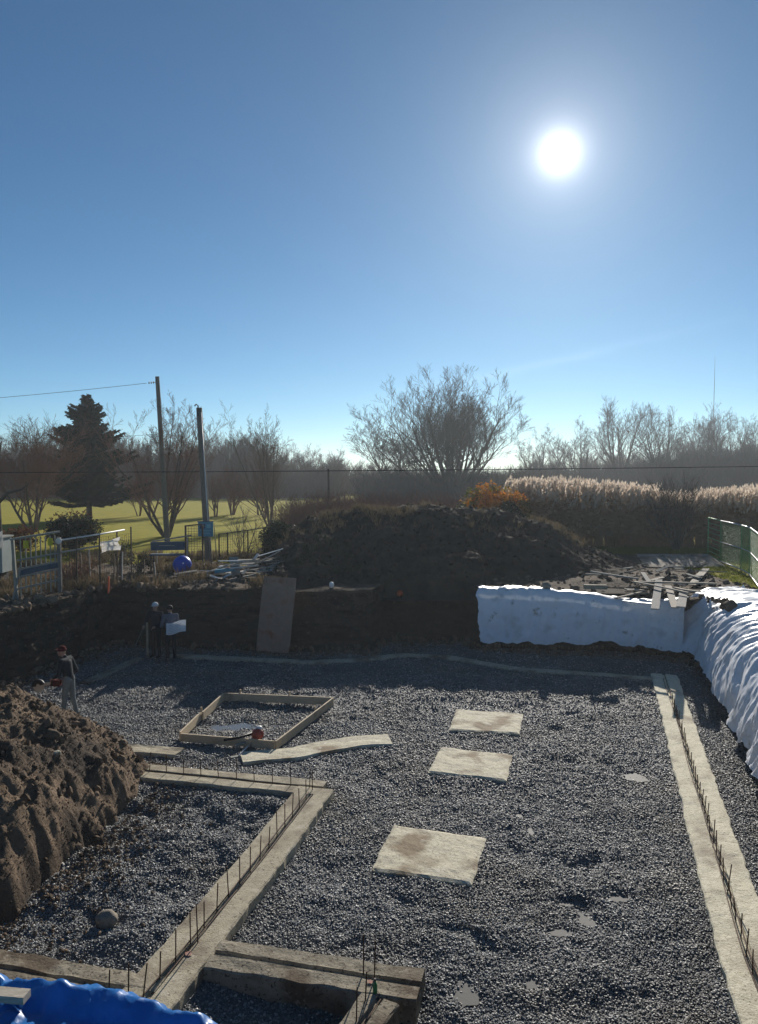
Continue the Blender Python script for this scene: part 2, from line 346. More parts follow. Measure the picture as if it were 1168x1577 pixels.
M['hair'] = mat('dark_hair', (0.012, 0.009, 0.008), 0.75, spec=0.25)
M['paper'] = mat('paper', (0.82, 0.83, 0.84), 0.8, spec=0.2, transl=0.1)
M['steel'] = mat('steel', (0.42, 0.42, 0.43), 0.35, metal=0.9)
M['mast'] = mat('mast_steel', (0.22, 0.22, 0.23), 0.6, metal=0.3)
M['green_plastic'] = mat('green_plastic', (0.02, 0.22, 0.08), 0.4, spec=0.4)
M['red_spray'] = mat('red_spray_paint', (0.46, 0.17, 0.13), 0.85, (0.34, 0.24, 0.18), 30)
# water: shallow muddy pools between the stones
def water_mat():
    m = bpy.data.materials.new('muddy_water'); m.use_nodes = True; bs = m.node_tree.nodes['Principled BSDF']
    bs.inputs['Base Color'].default_value = (0.15, 0.145, 0.135, 1); bs.inputs['Roughness'].default_value = 0.55; bs.inputs['Specular IOR Level'].default_value = 0.03
    n = m.node_tree.nodes.new('ShaderNodeTexNoise'); n.inputs['Scale'].default_value = 9
    b = m.node_tree.nodes.new('ShaderNodeBump'); b.inputs['Strength'].default_value = 0.12; b.inputs['Distance'].default_value = 0.01
    m.node_tree.links.new(n.outputs[0], b.inputs['Height']); m.node_tree.links.new(b.outputs[0], bs.inputs['Normal'])
    return m
M['water'] = water_mat()
M['water_clear'] = water_mat(); _b = M['water_clear'].node_tree.nodes['Principled BSDF']; _b.inputs['Roughness'].default_value = .08; _b.inputs['Specular IOR Level'].default_value = .5
def ground_mat():
    m = bpy.data.materials.new('lawn_and_soil'); m.use_nodes = True; nt = m.node_tree; N, L = nt.nodes, nt.links
    bs = N['Principled BSDF']; bs.inputs['Roughness'].default_value = 0.95; bs.inputs['Specular IOR Level'].default_value = 0.1
    at = N.new('ShaderNodeAttribute'); at.attribute_name = 'soil'
    tcn = N.new('ShaderNodeTexCoord')
    def noise(s, d=5):
        n = N.new('ShaderNodeTexNoise'); n.inputs['Scale'].default_value = s; n.inputs['Detail'].default_value = d; L.new(tcn.outputs['Object'], n.inputs['Vector']); return n.outputs[0]
    def rng(v, a, b):
        r = N.new('ShaderNodeMapRange'); r.inputs['From Min'].default_value = a; r.inputs['From Max'].default_value = b; L.new(v, r.inputs[0]); return r.outputs[0]
    def mix(f, a, b):
        x = N.new('ShaderNodeMixRGB'); L.new(f, x.inputs[0])
        for i, c in ((1, a), (2, b)):
            if isinstance(c, tuple): x.inputs[i].default_value = (*c, 1)
            else: L.new(c, x.inputs[i])
        return x.outputs[0]
    g1 = mix(rng(noise(0.09), 0.35, 0.65), (0.29, 0.255, 0.004), (0.33, 0.27, 0.010))
    g2 = mix(rng(noise(1.4), 0.4, 0.75), g1, (0.21, 0.205, 0.006))
    s1 = mix(rng(noise(1.1), 0.35, 0.65), (0.06, 0.044, 0.03), (0.125, 0.092, 0.06))
    s2 = mix(rng(noise(5.0), 0.5, 0.7), s1, (0.16, 0.125, 0.09))
    addn = N.new('ShaderNodeMath'); addn.operation = 'ADD'; L.new(at.outputs['Fac'], addn.inputs[0])
    sub = N.new('ShaderNodeMath'); sub.operation = 'MULTIPLY_ADD'; L.new(noise(0.9), sub.inputs[0]); sub.inputs[1].default_value = 0.7; sub.inputs[2].default_value = -0.35
    L.new(sub.outputs[0], addn.inputs[1])
    L.new(mix(rng(addn.outputs[0], 0.42, 0.58), g2, s2), bs.inputs['Base Color'])
    b = N.new('ShaderNodeBump'); b.inputs['Strength'].default_value = 0.8; b.inputs['Distance'].default_value = 0.05; L.new(noise(13, 6), b.inputs['Height']); L.new(b.outputs[0], bs.inputs['Normal'])
    return m
M['lawn'] = ground_mat()

# instances of small pieces on points (only for stuff nobody could count)
def scatter(name, pts, scales, variants, mats, seed=0, upright=False, tilt=0.3):
    vc = bpy.data.collections.new(name + '_pieces')
    for me in variants:
        vo = bpy.data.objects.new(name + '_piece', me); vc.objects.link(vo)
    me = bpy.data.meshes.new(name); pts = np.ascontiguousarray(pts, np.float32)
    me.vertices.add(len(pts)); me.vertices.foreach_set('co', pts.ravel())
    a = me.attributes.new('sz', 'FLOAT', 'POINT'); a.data.foreach_set('value', np.ascontiguousarray(scales, np.float32))
    ng = bpy.data.node_groups.new(name + '_scatter', 'GeometryNodeTree')
    ng.interface.new_socket('Geometry', in_out='INPUT', socket_type='NodeSocketGeometry')
    ng.interface.new_socket('Geometry', in_out='OUTPUT', socket_type='NodeSocketGeometry')
    N, L = ng.nodes, ng.links
    gi, go = N.new('NodeGroupInput'), N.new('NodeGroupOutput')
    ci = N.new('GeometryNodeCollectionInfo'); ci.inputs['Collection'].default_value = vc; ci.inputs['Separate Children'].default_value = True; ci.inputs['Reset Children'].default_value = True
    ip = N.new('GeometryNodeInstanceOnPoints'); ip.inputs['Pick Instance'].default_value = True
    ri = N.new('FunctionNodeRandomValue'); ri.data_type = 'INT'; ri.inputs[4].default_value = 0; ri.inputs[5].default_value = len(variants) - 1; ri.inputs['Seed'].default_value = seed
    rr = N.new('FunctionNodeRandomValue'); rr.data_type = 'FLOAT_VECTOR'; rr.inputs['Seed'].default_value = seed + 5
    t = tilt if upright else math.pi
    rr.inputs[0].default_value = (-t, -t, 0); rr.inputs[1].default_value = (t, t, 6.283)
    na = N.new('GeometryNodeInputNamedAttribute'); na.data_type = 'FLOAT'; na.inputs['Name'].default_value = 'sz'
    L.new(gi.outputs[0], ip.inputs['Points']); L.new(ci.outputs[0], ip.inputs['Instance']); L.new(ri.outputs[2], ip.inputs['Instance Index'])
    L.new(rr.outputs[0], ip.inputs['Rotation']); L.new(na.outputs[0], ip.inputs['Scale']); L.new(ip.outputs[0], go.inputs[0])
    o = bpy.data.objects.new(name, me); COL.objects.link(o)
    md = o.modifiers.new('scatter', 'NODES'); md.node_group = ng
    return o
def pebble(seed, m, flat=0.7, sub=1):
    import bmesh
    rs = np.random.RandomState(seed); bm = bmesh.new(); bmesh.ops.create_icosphere(bm, subdivisions=sub, radius=0.5)
    k = np.array([1, 0.6 + 0.35 * rs.rand(), flat * (0.7 + 0.4 * rs.rand())])
    for v in bm.verts:
        f = 1 + 0.22 * rs.randn(); f = max(0.6, min(1.4, f)); v.co = Vector(np.array(v.co) * k * f)
    me = bpy.data.meshes.new('pebble'); bm.to_mesh(me); bm.free(); me.materials.append(m); return me

# ================================================================== the pit and the land round it
GRADE = 2.0
PIT = np.array([(-9.2, 26.4), (-6.5, 25.9), (-4, 25.6), (-0.2, 25.5), (0.25, 26.9), (3.0, 26.95), (3.4, 25.95), (9.0, 25.3), (10.2, 23.9), (8.3, 17.4),
                (7.35, 14.4), (5.5, 8.0), (4.7, 5.1), (-0.9, 5.1), (-2.2, 5.75), (-4.0, 6.2), (-7.2, 6.4), (-9.4, 10), (-11.2, 18), (-10.0, 23.2)], float)
PC = np.array([0.8, 15.0])
def resample(P, step, closed=False):
    P = np.asarray(P, float)
    if closed: P = np.concatenate([P, P[:1]])
    s = np.concatenate([[0], np.cumsum(np.linalg.norm(np.diff(P, axis=0), axis=1))])
    n = max(2, int(round(s[-1] / step)) + 1); t = np.linspace(0, s[-1], n)
    R = np.stack([np.interp(t, s, P[:, k]) for k in range(P.shape[1])], 1)
    return R[:-1] if closed else R
edge = resample(PIT, 0.11, True)
for _ in range(3): edge = 0.5 * edge + 0.25 * (np.roll(edge, 1, 0) + np.roll(edge, -1, 0))
rad = edge - PC; rad /= np.linalg.norm(rad, axis=1)[:, None]
def grade_z(x, y):
    x = np.asarray(x, float); y = np.asarray(y, float)
    near = np.exp(-np.maximum(0, np.hypot(x - 0.8, y - 15) - 13) / 9.0)
    z = GRADE + near * (0.10 * fbm2(x, y, 0.5, 5, 0.55, 2.0) + 0.05)
    z += 0.03 * np.exp(-(((x + 7) / 4.5) ** 2 + ((y - 28.5) / 2.2) ** 2))          # left debris bank
    z -= 0.40 * np.exp(-(((x - 8.1) / 1.5) ** 2 + ((y - 24.8) / 2.4) ** 2))         # the lip sags at the right back corner
    z += 0.10 * fbm2(x, y, 0.03, 3, 0.5, 5.0) * (1 - near)
    return z
def inside_pit(x, y):
    x = np.asarray(x); y = np.asarray(y); c = np.zeros(x.shape, bool); n = len(PIT)
    for i in range(n):
        (x1, y1), (x2, y2) = PIT[i], PIT[(i + 1) % n]
        k = ((y1 > y) != (y2 > y)) & (x < (x2 - x1) * (y - y1) / (y2 - y1 + 1e-12) + x1); c ^= k
    return c
wob = 0.10 * fbm2(edge[:, 0], edge[:, 1], 0.9, 4, 0.55, 9.0)
lipoff = 0.28 + 0.6 * np.clip((edge[:, 0] - 5.0) / .4, 0, 1) * np.clip((24.3 - edge[:, 1]) / .8, 0, 1)
lip = edge + rad * (lipoff + wob)[:, None]
# ground: rings spreading out from the lip of the pit to the horizon
offs = np.array([0, .12, .3, .5, .75, 1.05, 1.4, 1.8, 2.3, 2.9, 3.6, 4.4, 5.3, 6.4, 7.7, 9.2, 11, 13, 15.5, 18.5, 22, 26, 31, 37, 44, 52, 62, 74, 90, 110, 135, 170, 220, 300, 450])
GX = lip[:, None, 0] + rad[:, None, 0] * offs[None]; GY = lip[:, None, 1] + rad[:, None, 1] * offs[None]
GZ = grade_z(GX, GY)
GZ[:, 0] -= 0.03
ground = grid_mesh('ground', np.stack([GX, GY, GZ], -1), M['lawn'], closed=True, flip=True); tag(ground, kind='structure')
soil = np.clip(1.15 - (np.broadcast_to(offs[None], GX.shape) / 6.5), 0, 1)
soil = np.where((GY > 24) & (GX > 4) & (GX < 16) & (GY < 37.5), np.maximum(soil, 0.85), soil)
soil = np.where((GX < -3) & (GY > 20) & (GY < 33), np.maximum(soil, 0.8), soil)
soil = np.where((GX > 12.2) & (GY < 41), np.minimum(soil, 0.25 + 0.5 * (GX < 12.8)), soil)
soil = np.where((GX > -6) & (GX < 12) & (GY > 25) & (GY < 40), 0.9, soil)
at = ground.data.attributes.new('soil', 'FLOAT', 'POINT'); at.data.foreach_set('value', soil.ravel().astype(np.float32))
# pit bank: the cut earth face
rows = 30; tt = np.linspace(0, 1, rows)
ztop = GZ[:, 0]
B = np.zeros((len(edge), rows, 3))
ssum = np.arange(len(edge)) * 0.11
for j, t in enumerate(tt):
    z = ztop * (1 - t) + (-0.25) * t
    out = lipoff * (1 - t) ** 1.3
    P3 = np.stack([edge[:, 0] * 1.1, edge[:, 1] * 1.1, z * 1.6], 1)
    n = fbm(P3, 5, 0.55) * 0.16 + fbm(P3 * np.array([3, 3, 1.2]), 3, 0.5, True) * 0.035
    tooth = fbm(np.stack([ssum * 2.6 + z * .25, z * .35, np.full(len(z), 2.2)], 1), 3, .5, True)
    n = n + .045 * tooth
    w = min(1, t * 6)
    o2 = (wob * (1 - t) + n * w * 0.9 - 0.20 * math.exp(-((1 - t) / 0.12) ** 2))
    B[:, j, 0] = edge[:, 0] + rad[:, 0] * (out + o2); B[:, j, 1] = edge[:, 1] + rad[:, 1] * (out + o2); B[:, j, 2] = z
B[:, 0, :2] = lip
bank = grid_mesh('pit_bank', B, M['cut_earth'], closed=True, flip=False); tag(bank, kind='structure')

# ---- everything poured or laid on the pit floor is surveyed first so that the gravel can keep clear of it
def V2(v): return np.array([v.x, v.y])
S = {}   # strip footings: name -> (polyline, width, top z)
S['cross_far'] = (np.array([V2(G(105, 1175, .2)), V2(G(497, 1213, .2))]), .66, .20)
S['diagonal'] = (np.array([V2(G(487, 1213, .2)), V2(G(400, 1325, .2)), V2(G(318, 1425, .2)), V2(G(205, 1562, .2))]), .70, .20)
S['cross_near'] = (np.array([V2(G(330, 1466, .2)), V2(G(648, 1516, .2))]), .58, .20)
S['stub_near'] = (np.array([V2(G(586, 1535, .2)), V2(G(540, 1600, .2))]), .46, .195)
S['left_near'] = (np.array([V2(G(-90, 1472, .2)), V2(G(236, 1531, .2))]), .60, .195)
S['right'] = (np.array([(8.35, 22.25), (7.3, 18.6), (6.4, 15.5), (5.55, 12.6), (4.95, 10.5), (4.55, 9.1), (4.05, 7.0)]), .72, .10)
S['back'] = (np.array([V2(G(x, y, .06)) for x, y in ((262, 1009), (380, 1014), (480, 1019), (560, 1015), (620, 1008), (690, 1011), (730, 1018), (800, 1030), (900, 1036), (1012, 1045))]), .34, .07)
S['back_left'] = (np.array([V2(G(128, 1052, .05)), V2(G(216, 1013, .05))]), .34, .06)
S['pour_curved'] = (np.array([V2(G(x, y, .1)) for x, y in ((372, 1164), (410, 1160), (455, 1157), (500, 1147), (550, 1139), (601, 1136))]), .66, .075)
S['pour_left'] = (np.array([V2(G(100, 1142, .1)), V2(G(277, 1157, .1))]), .46, .095)
PADS = [[(703, 1091), (806, 1098), (800, 1129), (692, 1123)], [(680, 1149), (790, 1161), (780, 1201), (659, 1188)], [(606, 1268), (748, 1289), (728, 1360), (572, 1338)]]
PADS = [np.array([V2(G(x, y, .07)) for x, y in q]) for q in PADS]
FRAME = [G(345, 1067, .22), G(514, 1074, .22), G(425, 1141, .22), G(277, 1128, .22)]
PUDDLES = [(987, 1197, .36, .20), (905, 1411, .11, .20), (873, 1433, .22, .09), (716, 1524, .17, .24), (800, 1258, .06, .10), (955, 1384, .15, .10), (818, 1282, .05, .14), (878, 1388, .14, .06), (820, 1513, .10, .12), (372, 1118, .95, .42)]
PUDDLES = [(*V2(G(x, y, -.02)), rx, ry) for x, y, rx, ry in PUDDLES]
def seg_dist(x, y, L):
    d = np.full(np.shape(x), 1e9)
    for a, b in zip(L[:-1], L[1:]):
        ab = b - a; t = np.clip(((x - a[0]) * ab[0] + (y - a[1]) * ab[1]) / (ab @ ab), 0, 1)
        d = np.minimum(d, np.hypot(x - a[0] - t * ab[0], y - a[1] - t * ab[1]))
    return d
def on_strip(x, y, L, w):
    m = np.zeros(np.shape(x), bool); n = len(L) - 1
    for i, (a, b) in enumerate(zip(L[:-1], L[1:])):
        ab = b - a; l = math.hypot(*ab); t = ((x - a[0]) * ab[0] + (y - a[1]) * ab[1]) / l; d_ = np.abs((x - a[0]) * ab[1] - (y - a[1]) * ab[0]) / l
        m |= (d_ < w / 2) & (t > (0 if i == 0 else -w * .25)) & (t < (l if i == n - 1 else l + w * .25))
    return m
def in_quad(x, y, q, grow=0.0):
    c = q.mean(0); q = c + (q - c) * (1 + grow); r = np.ones(np.shape(x), bool)
    sgn = np.sign((q[1, 0] - q[0, 0]) * (q[2, 1] - q[0, 1]) - (q[1, 1] - q[0, 1]) * (q[2, 0] - q[0, 0]))
    for i in range(4):
        a, b = q[i], q[(i + 1) % 4]; r &= sgn * ((b[0] - a[0]) * (y - a[1]) - (b[1] - a[1]) * (x - a[0])) > 0
    return r
def floor_z(x, y):
    x = np.asarray(x, float); y = np.asarray(y, float)
    z = 0.050 * fbm2(x, y, 0.75, 3, 0.5, 1.0) + 0.030 * fbm2(x, y, 2.3, 3, 0.5, 4.0)
    pit_ = fbm2(x, y, 1.25, 2, 0.5, 8.0); z -= 0.13 * np.clip(pit_ - 0.42, 0, 0.5)          # footprints and scoops
    lf = np.clip((-0.95 - (14.6 - y) * 0.27 - x) / .5, 0, 1) * np.clip((15.4 - y) / .5, 0, 1) * np.clip((y - 8.9) / .4, 0, 1)
    z += lf * (0.10 + 0.085 * fbm2(x, y, 1.35, 3, 0.55, 14.0))
    k = np.exp(-(seg_dist(x, y, S['cross_far'][0]) / .7) ** 4); z = z * (1 - k) + .135 * k
    k = np.exp(-(seg_dist(x, y, S['diagonal'][0]) / .75) ** 4) * (1 - lf); z = z * (1 - k) + .07 * k
    z -= 0.10 * np.exp(-(((x - 0.45) / 1.2) ** 2 + ((y - 8.0) / 0.8) ** 2))                   # hollow beside the footing block
    z -= 0.06 * np.exp(-(((x + 1.2) / 1.0) ** 2 + ((y - 8.3) / 0.8) ** 2))
    z += 0.05 * np.exp(-((y - 21.3) / 1.2) ** 2) * (1 + fbm2(x, y, .6, 2, .5, 3.))
    for px_, py_, rx, ry in PUDDLES:
        z = z - 0.04 * np.exp(-(((x - px_) / (rx * 1.2)) ** 2 + ((y - py_) / (ry * 1.2)) ** 2))
    dr = seg_dist(x, y, S['right'][0]); k = np.exp(-(dr / 0.9) ** 2); z = z * (1 - k) + 0.05 * k
    db = np.minimum(seg_dist(x, y, S['back'][0]), seg_dist(x, y, S['back_left'][0])); k = np.exp(-(db / 0.4) ** 2); z = z * (1 - 0.7 * k) + 0.02 * k
    for q in PADS:
        c = q.mean(0); k = np.exp(-(np.hypot(x - c[0], y - c[1]) / 1.15) ** 4); z = z * (1 - k) + 0.05 * k
    k = np.exp(-(seg_dist(x, y, S['pour_curved'][0]) / 0.6) ** 2); z = z * (1 - k) + 0.045 * k
    k = np.exp(-(seg_dist(x, y, S['pour_left'][0]) / 0.5) ** 2); z = z * (1 - k) + 0.06 * k
    return z
fx = np.arange(-12, 12.01, 0.065); fy = np.arange(4.5, 28.5, 0.065)
FX, FY = np.meshgrid(fx, fy, indexing='ij')
pit_floor = grid_mesh('pit_floor', np.stack([FX, FY, floor_z(FX, FY) - 0.012], -1), M['floor']); tag(pit_floor, kind='structure')

# gravel: loose crushed stone over the floor
rs = np.random.RandomState(3)
def gravel_pts(y0, y1, dens, smin, smax):
    X0 = -11; n = int((y1 - y0) * 22 * dens); x = rs.uniform(X0, 11, n); y = rs.uniform(y0, y1, n)
    k = (np.abs(x) < 0.55 * y + 0.6) & inside_pit(x, y)
    for nm, (L, w, zt) in S.items(): k &= ~on_strip(x, y, L, w * (.8 if nm.startswith('back') else 1.0))
    for q in PADS: k &= ~in_quad(x, y, q, 0.01) | (~in_quad(x, y, q, -.09) & (rs.rand(len(x)) < .28))
    for px_, py_, rx, ry in PUDDLES: k &= (((x - px_) / rx) ** 2 + ((y - py_) / ry) ** 2 > 0.75) | (rs.rand(len(x)) < .45)
    x, y = x[k], y[k]; s = smin + (smax - smin) * rs.rand(len(x)) ** 2.2
    return np.stack([x, y, floor_z(x, y) - 0.012 + s * 0.22], 1), s
gp = [gravel_pts(7.4, 10.5, 2300, .014, .044), gravel_pts(10.5, 14, 1700, .015, .048), gravel_pts(14, 19, 950, .02, .055), gravel_pts(19, 27, 420, .026, .065)]
gpts = np.concatenate([g[0] for g in gp]); gsz = np.concatenate([g[1] for g in gp])
pale = rs.rand(len(gpts)) < 0.13
g1 = scatter('gravel', gpts[~pale], gsz[~pale], [pebble(i, M['stone'], .6) for i in range(6)], None, 1, True, .36)
tag(g1, 'dark crushed stone gravel spread over the pit floor', 'gravel', kind='stuff')
g2 = scatter('gravel', gpts[pale], gsz[pale], [pebble(i + 20, M['stone2'], .6) for i in range(5)], None, 2, True, .36)
tag(g2, 'paler limestone chips mixed through the pit floor gravel', 'gravel', kind='stuff')
def puddle(i, x, y, rx, ry):
    n = 40; a = np.linspace(0, 2 * np.pi, n, endpoint=False); r = 1.05 + 0.32 * fbm2(np.cos(a) * 1.1, np.sin(a) * 1.1, 1.5, 4, .65, 20 + i * 3.1)
    z = float(floor_z(np.array([x]), np.array([y]))[0]) + 0.012
    v = [(x, y, z)] + [(x + rx * r[k] * math.cos(a[k]), y + ry * r[k] * math.sin(a[k]), z) for k in range(n)]
    mb = MB().raw(v, [(0, k + 1, (k + 1) % n + 1) for k in range(n)])
    o = mb.build('puddle_water', M['water'] if i < len(PUDDLES) - 1 else M['water_clear']); tag(o, kind='structure')
for i, p in enumerate(PUDDLES): puddle(i, *p)

# ================================================================== concrete
rnd = random.Random(5)
def strip_mesh(name, path, width, ztop, depth=0.42, groove=True, rough=0.02, m=None, seed=0.0, step=0.12, parent=None, flare=None):
    P = resample(path, step); n = len(P)
    T = np.gradient(P, axis=0); T /= np.linalg.norm(T, axis=1)[:, None]; Nn = np.stack([T[:, 1], -T[:, 0]], 1)
    h = width / 2; g = 0.035
    if groove: prof = [(-h, -depth), (-h - .004, -.14), (-h, -.02), (-h + .02, 0), (-h * .6, 0), (-h * .25, 0), (-g - .012, 0), (-g, -.035), (g, -.035), (g + .012, 0), (h * .3, 0), (h * .65, 0), (h - .02, 0), (h, -.02), (h + .004, -.14), (h, -depth)]
    else: prof = [(-h, -depth), (-h - .004, -.12), (-h, -.025), (-h + .03, 0), (-h * .7, 0), (-h * .4, 0), (-h * .1, 0), (h * .2, 0), (h * .5, 0), (h * .75, 0), (h - .03, 0), (h, -.025), (h + .004, -.12), (h, -depth)]
    Q = np.zeros((n, len(prof), 3)); s = np.arange(n) * step
    for j, (o, z) in enumerate(prof):
        side = abs(o) > h * 0.9
        wob_ = (fbm2(s, np.full(n, o * 3 + seed), 0.9, 2, .6, seed) * .5 + fbm2(s, np.full(n, o * 3 + seed), 3.5, 3, .6, seed + 2)) * rough * (.9 if side else 0.3)
        Q[:, j, 0] = P[:, 0] + Nn[:, 0] * (o + wob_); Q[:, j, 1] = P[:, 1] + Nn[:, 1] * (o + wob_)
        Q[:, j, 2] = ztop + z + (fbm2(s, np.full(n, o * 4 + 9 + seed), 1.1, 4, .6, seed + 3) * rough * 0.5 if z > -.2 else 0)
    mb = MB(); idx = np.arange(n * len(prof)).reshape(n, -1)
    f = [tuple(int(v) for v in (idx[i, j], idx[i + 1, j], idx[i + 1, j + 1], idx[i, j + 1])) for i in range(n - 1) for j in range(len(prof) - 1)]
    f += [tuple(int(v) for v in idx[0]), tuple(int(v) for v in idx[-1][::-1])]
    mb.raw(Q.reshape(-1, 3), f)
    o = mb.build(name, m or M['concrete'])
    return o, P, T, Nn
PIN = None
def pins(parent, pts, hmin=.34, hmax=.44):
    global PIN
    if PIN is None:
        PIN = MB().tube([(0, 0, -.12), (0, 0, .5), (0, 0, 1)], .0085, 5)
        me = bpy.data.meshes.new('rebar_pin'); me.from_pydata(PIN.v, [], PIN.f); me.materials.append(M['rebar']); PIN = me
    for p in pts:
        o = bpy.data.objects.new('rebar_pin', PIN); COL.objects.link(o); o.parent = parent
        o.location = p; o.scale = (1, 1, rnd.uniform(hmin, hmax)); o.rotation_euler = (rnd.gauss(0, .045), rnd.gauss(0, .045), rnd.random() * 6)
def footing(key, label, name='strip_footing', pin_step=None, bars=0, m=None, seed=0., rough=.02, groove=True, pin_range=(0, 1), off=0.03, hmin=.34, hmax=.44, depth=.42):
    path, w, zt = S[key]
    o, P, T, Nn = strip_mesh(name, path, w, zt, depth, groove, rough, m, seed)
    tag(o, label, 'footing')
    n = len(P)
    if pin_step:
        k = max(1, int(round(pin_step / .12))); a, b = int(n * pin_range[0]), int(n * pin_range[1])
        pins(o, [(P[i, 0] + Nn[i, 0] * off, P[i, 1] + Nn[i, 1] * off, zt - .03) for i in range(a, min(b, n), k)], hmin, hmax)
    for bnum in range(bars):
        a = int(n * (.0 + .04 * bnum)); pts = []
        for i in range(a, n - 1, 4):
            of = (-.012 if bnum == 0 else .05 + .02 * math.sin(i * .13)); pts.append((P[i, 0] + Nn[i, 0] * of, P[i, 1] + Nn[i, 1] * of, zt + (-.012 if bnum == 0 else .016)))
        bo = MB().tube(pts, .0085, 5).build('laid_rebar', M['rebar']); bo.parent = o
    return o
footing('cross_far', 'pale concrete strip footing with a row of rebar pins, ending at the raised corner', pin_step=.36, bars=1, m=M['concrete'], seed=1.)
footing('diagonal', 'long concrete strip footing with rebar pins running diagonally toward the blue tarp', pin_step=.36, bars=2, seed=2., pin_range=(0.02, .97))
cn = footing('cross_near', 'stained thick footing with broken block end and two tall rebar pins', m=M['concrete_dirty'], seed=3., rough=.028, depth=.5)
pins(cn, [G(560, 1498, .2), G(577, 1508, .2), G(305, 1452, .2)], .44, .52)
st = footing('stub_near', 'short footing stub leaving the near block toward the bottom edge', m=M['concrete_dirty'], seed=4., rough=.02, bars=1, depth=.5)
pins(st, [G(563, 1540, .2), G(549, 1572, .2)], .34, .40)
ln = footing('left_near', 'mud stained footing running left behind the blue tarp', m=M['concrete_dirty'], seed=5., rough=.035)
pins(ln, [G(198, 1536, .2), G(168, 1536, .2)], .30, .42)
footing('right', 'cream concrete footing along the right side with a dark rebar keyway', pin_step=.36, bars=2, m=M['concrete_cream'], seed=6., rough=.03, pin_range=(.2, 1), hmin=.30, hmax=.44)
footing('back', 'thin wavy concrete edge in the shade along the back wall', m=M['concrete'], seed=7., rough=.035, groove=False)
footing('back_left', 'short faint concrete edge beside the worker in shade', m=M['concrete_dirty'], seed=8., rough=.04, groove=False)
o = footing('pour_curved', 'curved cream concrete strip in front of the wooden form frame', name='concrete_strip', m=M['concrete_pale'], seed=9., rough=.022, groove=False); o['category'] = 'concrete'
o = footing('pour_left', 'short flat concrete strip half hidden by the soil heap', name='concrete_strip', m=M['concrete'], seed=10., rough=.03, groove=False); o['category'] = 'concrete'
# red survey paint on the footings
for (x, y), rx, lab in (((291, 1470), .06, 'red spray paint mark on the footing corner'), ((570, 1513), .045, 'red spray dot beside the green capped pin')):
    p = G(x, y, .2); n = 14
    mb = MB().raw([(p.x, p.y, .214)] + [(p.x + rx * math.cos(a / n * 6.283) * rnd.uniform(.35, 1.15), p.y + rx * .8 * math.sin(a / n * 6.283) * rnd.uniform(.6, 1.1), .214) for a in range(n)], [(0, k + 1, (k + 1) % n + 1) for k in range(n)])
    tag(mb.build('paint_mark', M['red_spray']), lab, 'paint mark')
# green bottle by the pin
p = G(578, 1529, .2)
e = empty('green_bottle', p, 'small green bottle standing against a rebar pin on the near footing', 'bottle')
part(MB().lathe(p, [(.024, 0), (.026, .01), (.026, .09), (.012, .12), (.010, .145)], 12), 'bottle_body', M['green_plastic'], e, True)
part(MB().lathe(p + Vector((0, 0, .145)), [(.013, 0), (.013, .022)], 10), 'bottle_cap', M['black'], e)
def pad(q, label, m, ztop=.064, seed=0.):
    n = 26; u = np.linspace(0, 1, n); U, Vv = np.meshgrid(u, u, indexing='ij')
    P = (q[0][None, None] * ((1 - U) * (1 - Vv))[..., None] + q[1] * (U * (1 - Vv))[..., None] + q[2] * (U * Vv)[..., None] + q[3] * ((1 - U) * Vv)[..., None])
    e_ = np.minimum(np.minimum(U, 1 - U), np.minimum(Vv, 1 - Vv))
    c = q.mean(0); d_ = P - c; w = fbm2(P[..., 0], P[..., 1], 2.4, 4, .6, seed) * .03
    P = c + d_ * (1 + w[..., None] * (e_[..., None] < .02))
    z = ztop + .010 * fbm2(P[..., 0], P[..., 1], 2.5, 5, .6, seed + 4) - .018 * (e_ < .01)
    top = np.concatenate([P, z[..., None]], -1)
    ring = [(i, 0) for i in range(n)] + [(n - 1, j) for j in range(1, n)] + [(i, n - 1) for i in range(n - 2, -1, -1)] + [(0, j) for j in range(n - 2, 0, -1)]
    idx = np.arange(n * n).reshape(n, n); mb = MB()
    f = [tuple(int(k) for k in (idx[i, j], idx[i, j + 1], idx[i + 1, j + 1], idx[i + 1, j])) for i in range(n - 1) for j in range(n - 1)]
    v = [tuple(p) for p in top.reshape(-1, 3)]; b0 = len(v)
    for (i, j) in ring: v.append((top[i, j, 0], top[i, j, 1], -.25))
    R = len(ring)
    for k in range(R):
        a, b = ring[k], ring[(k + 1) % R]; f.append((int(idx[a]), int(idx[b]), b0 + (k + 1) % R, b0 + k))
    mb.raw(v, f); o = mb.build('footing_pad', m); return tag(o, label, 'footing pad')
pad(PADS[0], 'square concrete pad farthest back near the shadow edge', M['concrete_pale'], seed=1.)
pad(PADS[1], 'middle square concrete pad with streaked pale corner', M['concrete_pale'], seed=5.)
pad(PADS[2], 'nearest and largest looking concrete pad with brown stain', M['concrete_pale'], seed=9.)

# ================================================================== wooden form frame
e = empty('form_frame', (FRAME[3].x, FRAME[3].y, 0), 'square timber form frame holding gravel and a pool of water', 'form frame')
def board(parent, a, b, w, h, m, name='board'):
    return part(MB().beam(a, b, w, h), name, m, parent)
dz = Vector((0, 0, -.10))
fb = [FRAME[0] + dz, FRAME[1] + dz, FRAME[2] + dz, FRAME[3] + dz]
board(e, fb[0], fb[1], .04, .20, M['wood_new']); board(e, fb[1] + Vector((-.02, -.03, 0)), fb[2], .04, .19, M['wood_new'])
board(e, fb[2] + Vector((-.03, .03, 0)), fb[3] + Vector((.03, -.03, 0)), .04, .18, M['wood_new'])
mid = fb[3] * .52 + fb[0] * .48
board(e, fb[0] + Vector((0, -.03, .005)), mid, .04, .20, M['wood_new']); board(e, mid + Vector((-.05, .1, -.01)), fb[3] + Vector((0, .03, 0)), .04, .20, M['wood_new'])
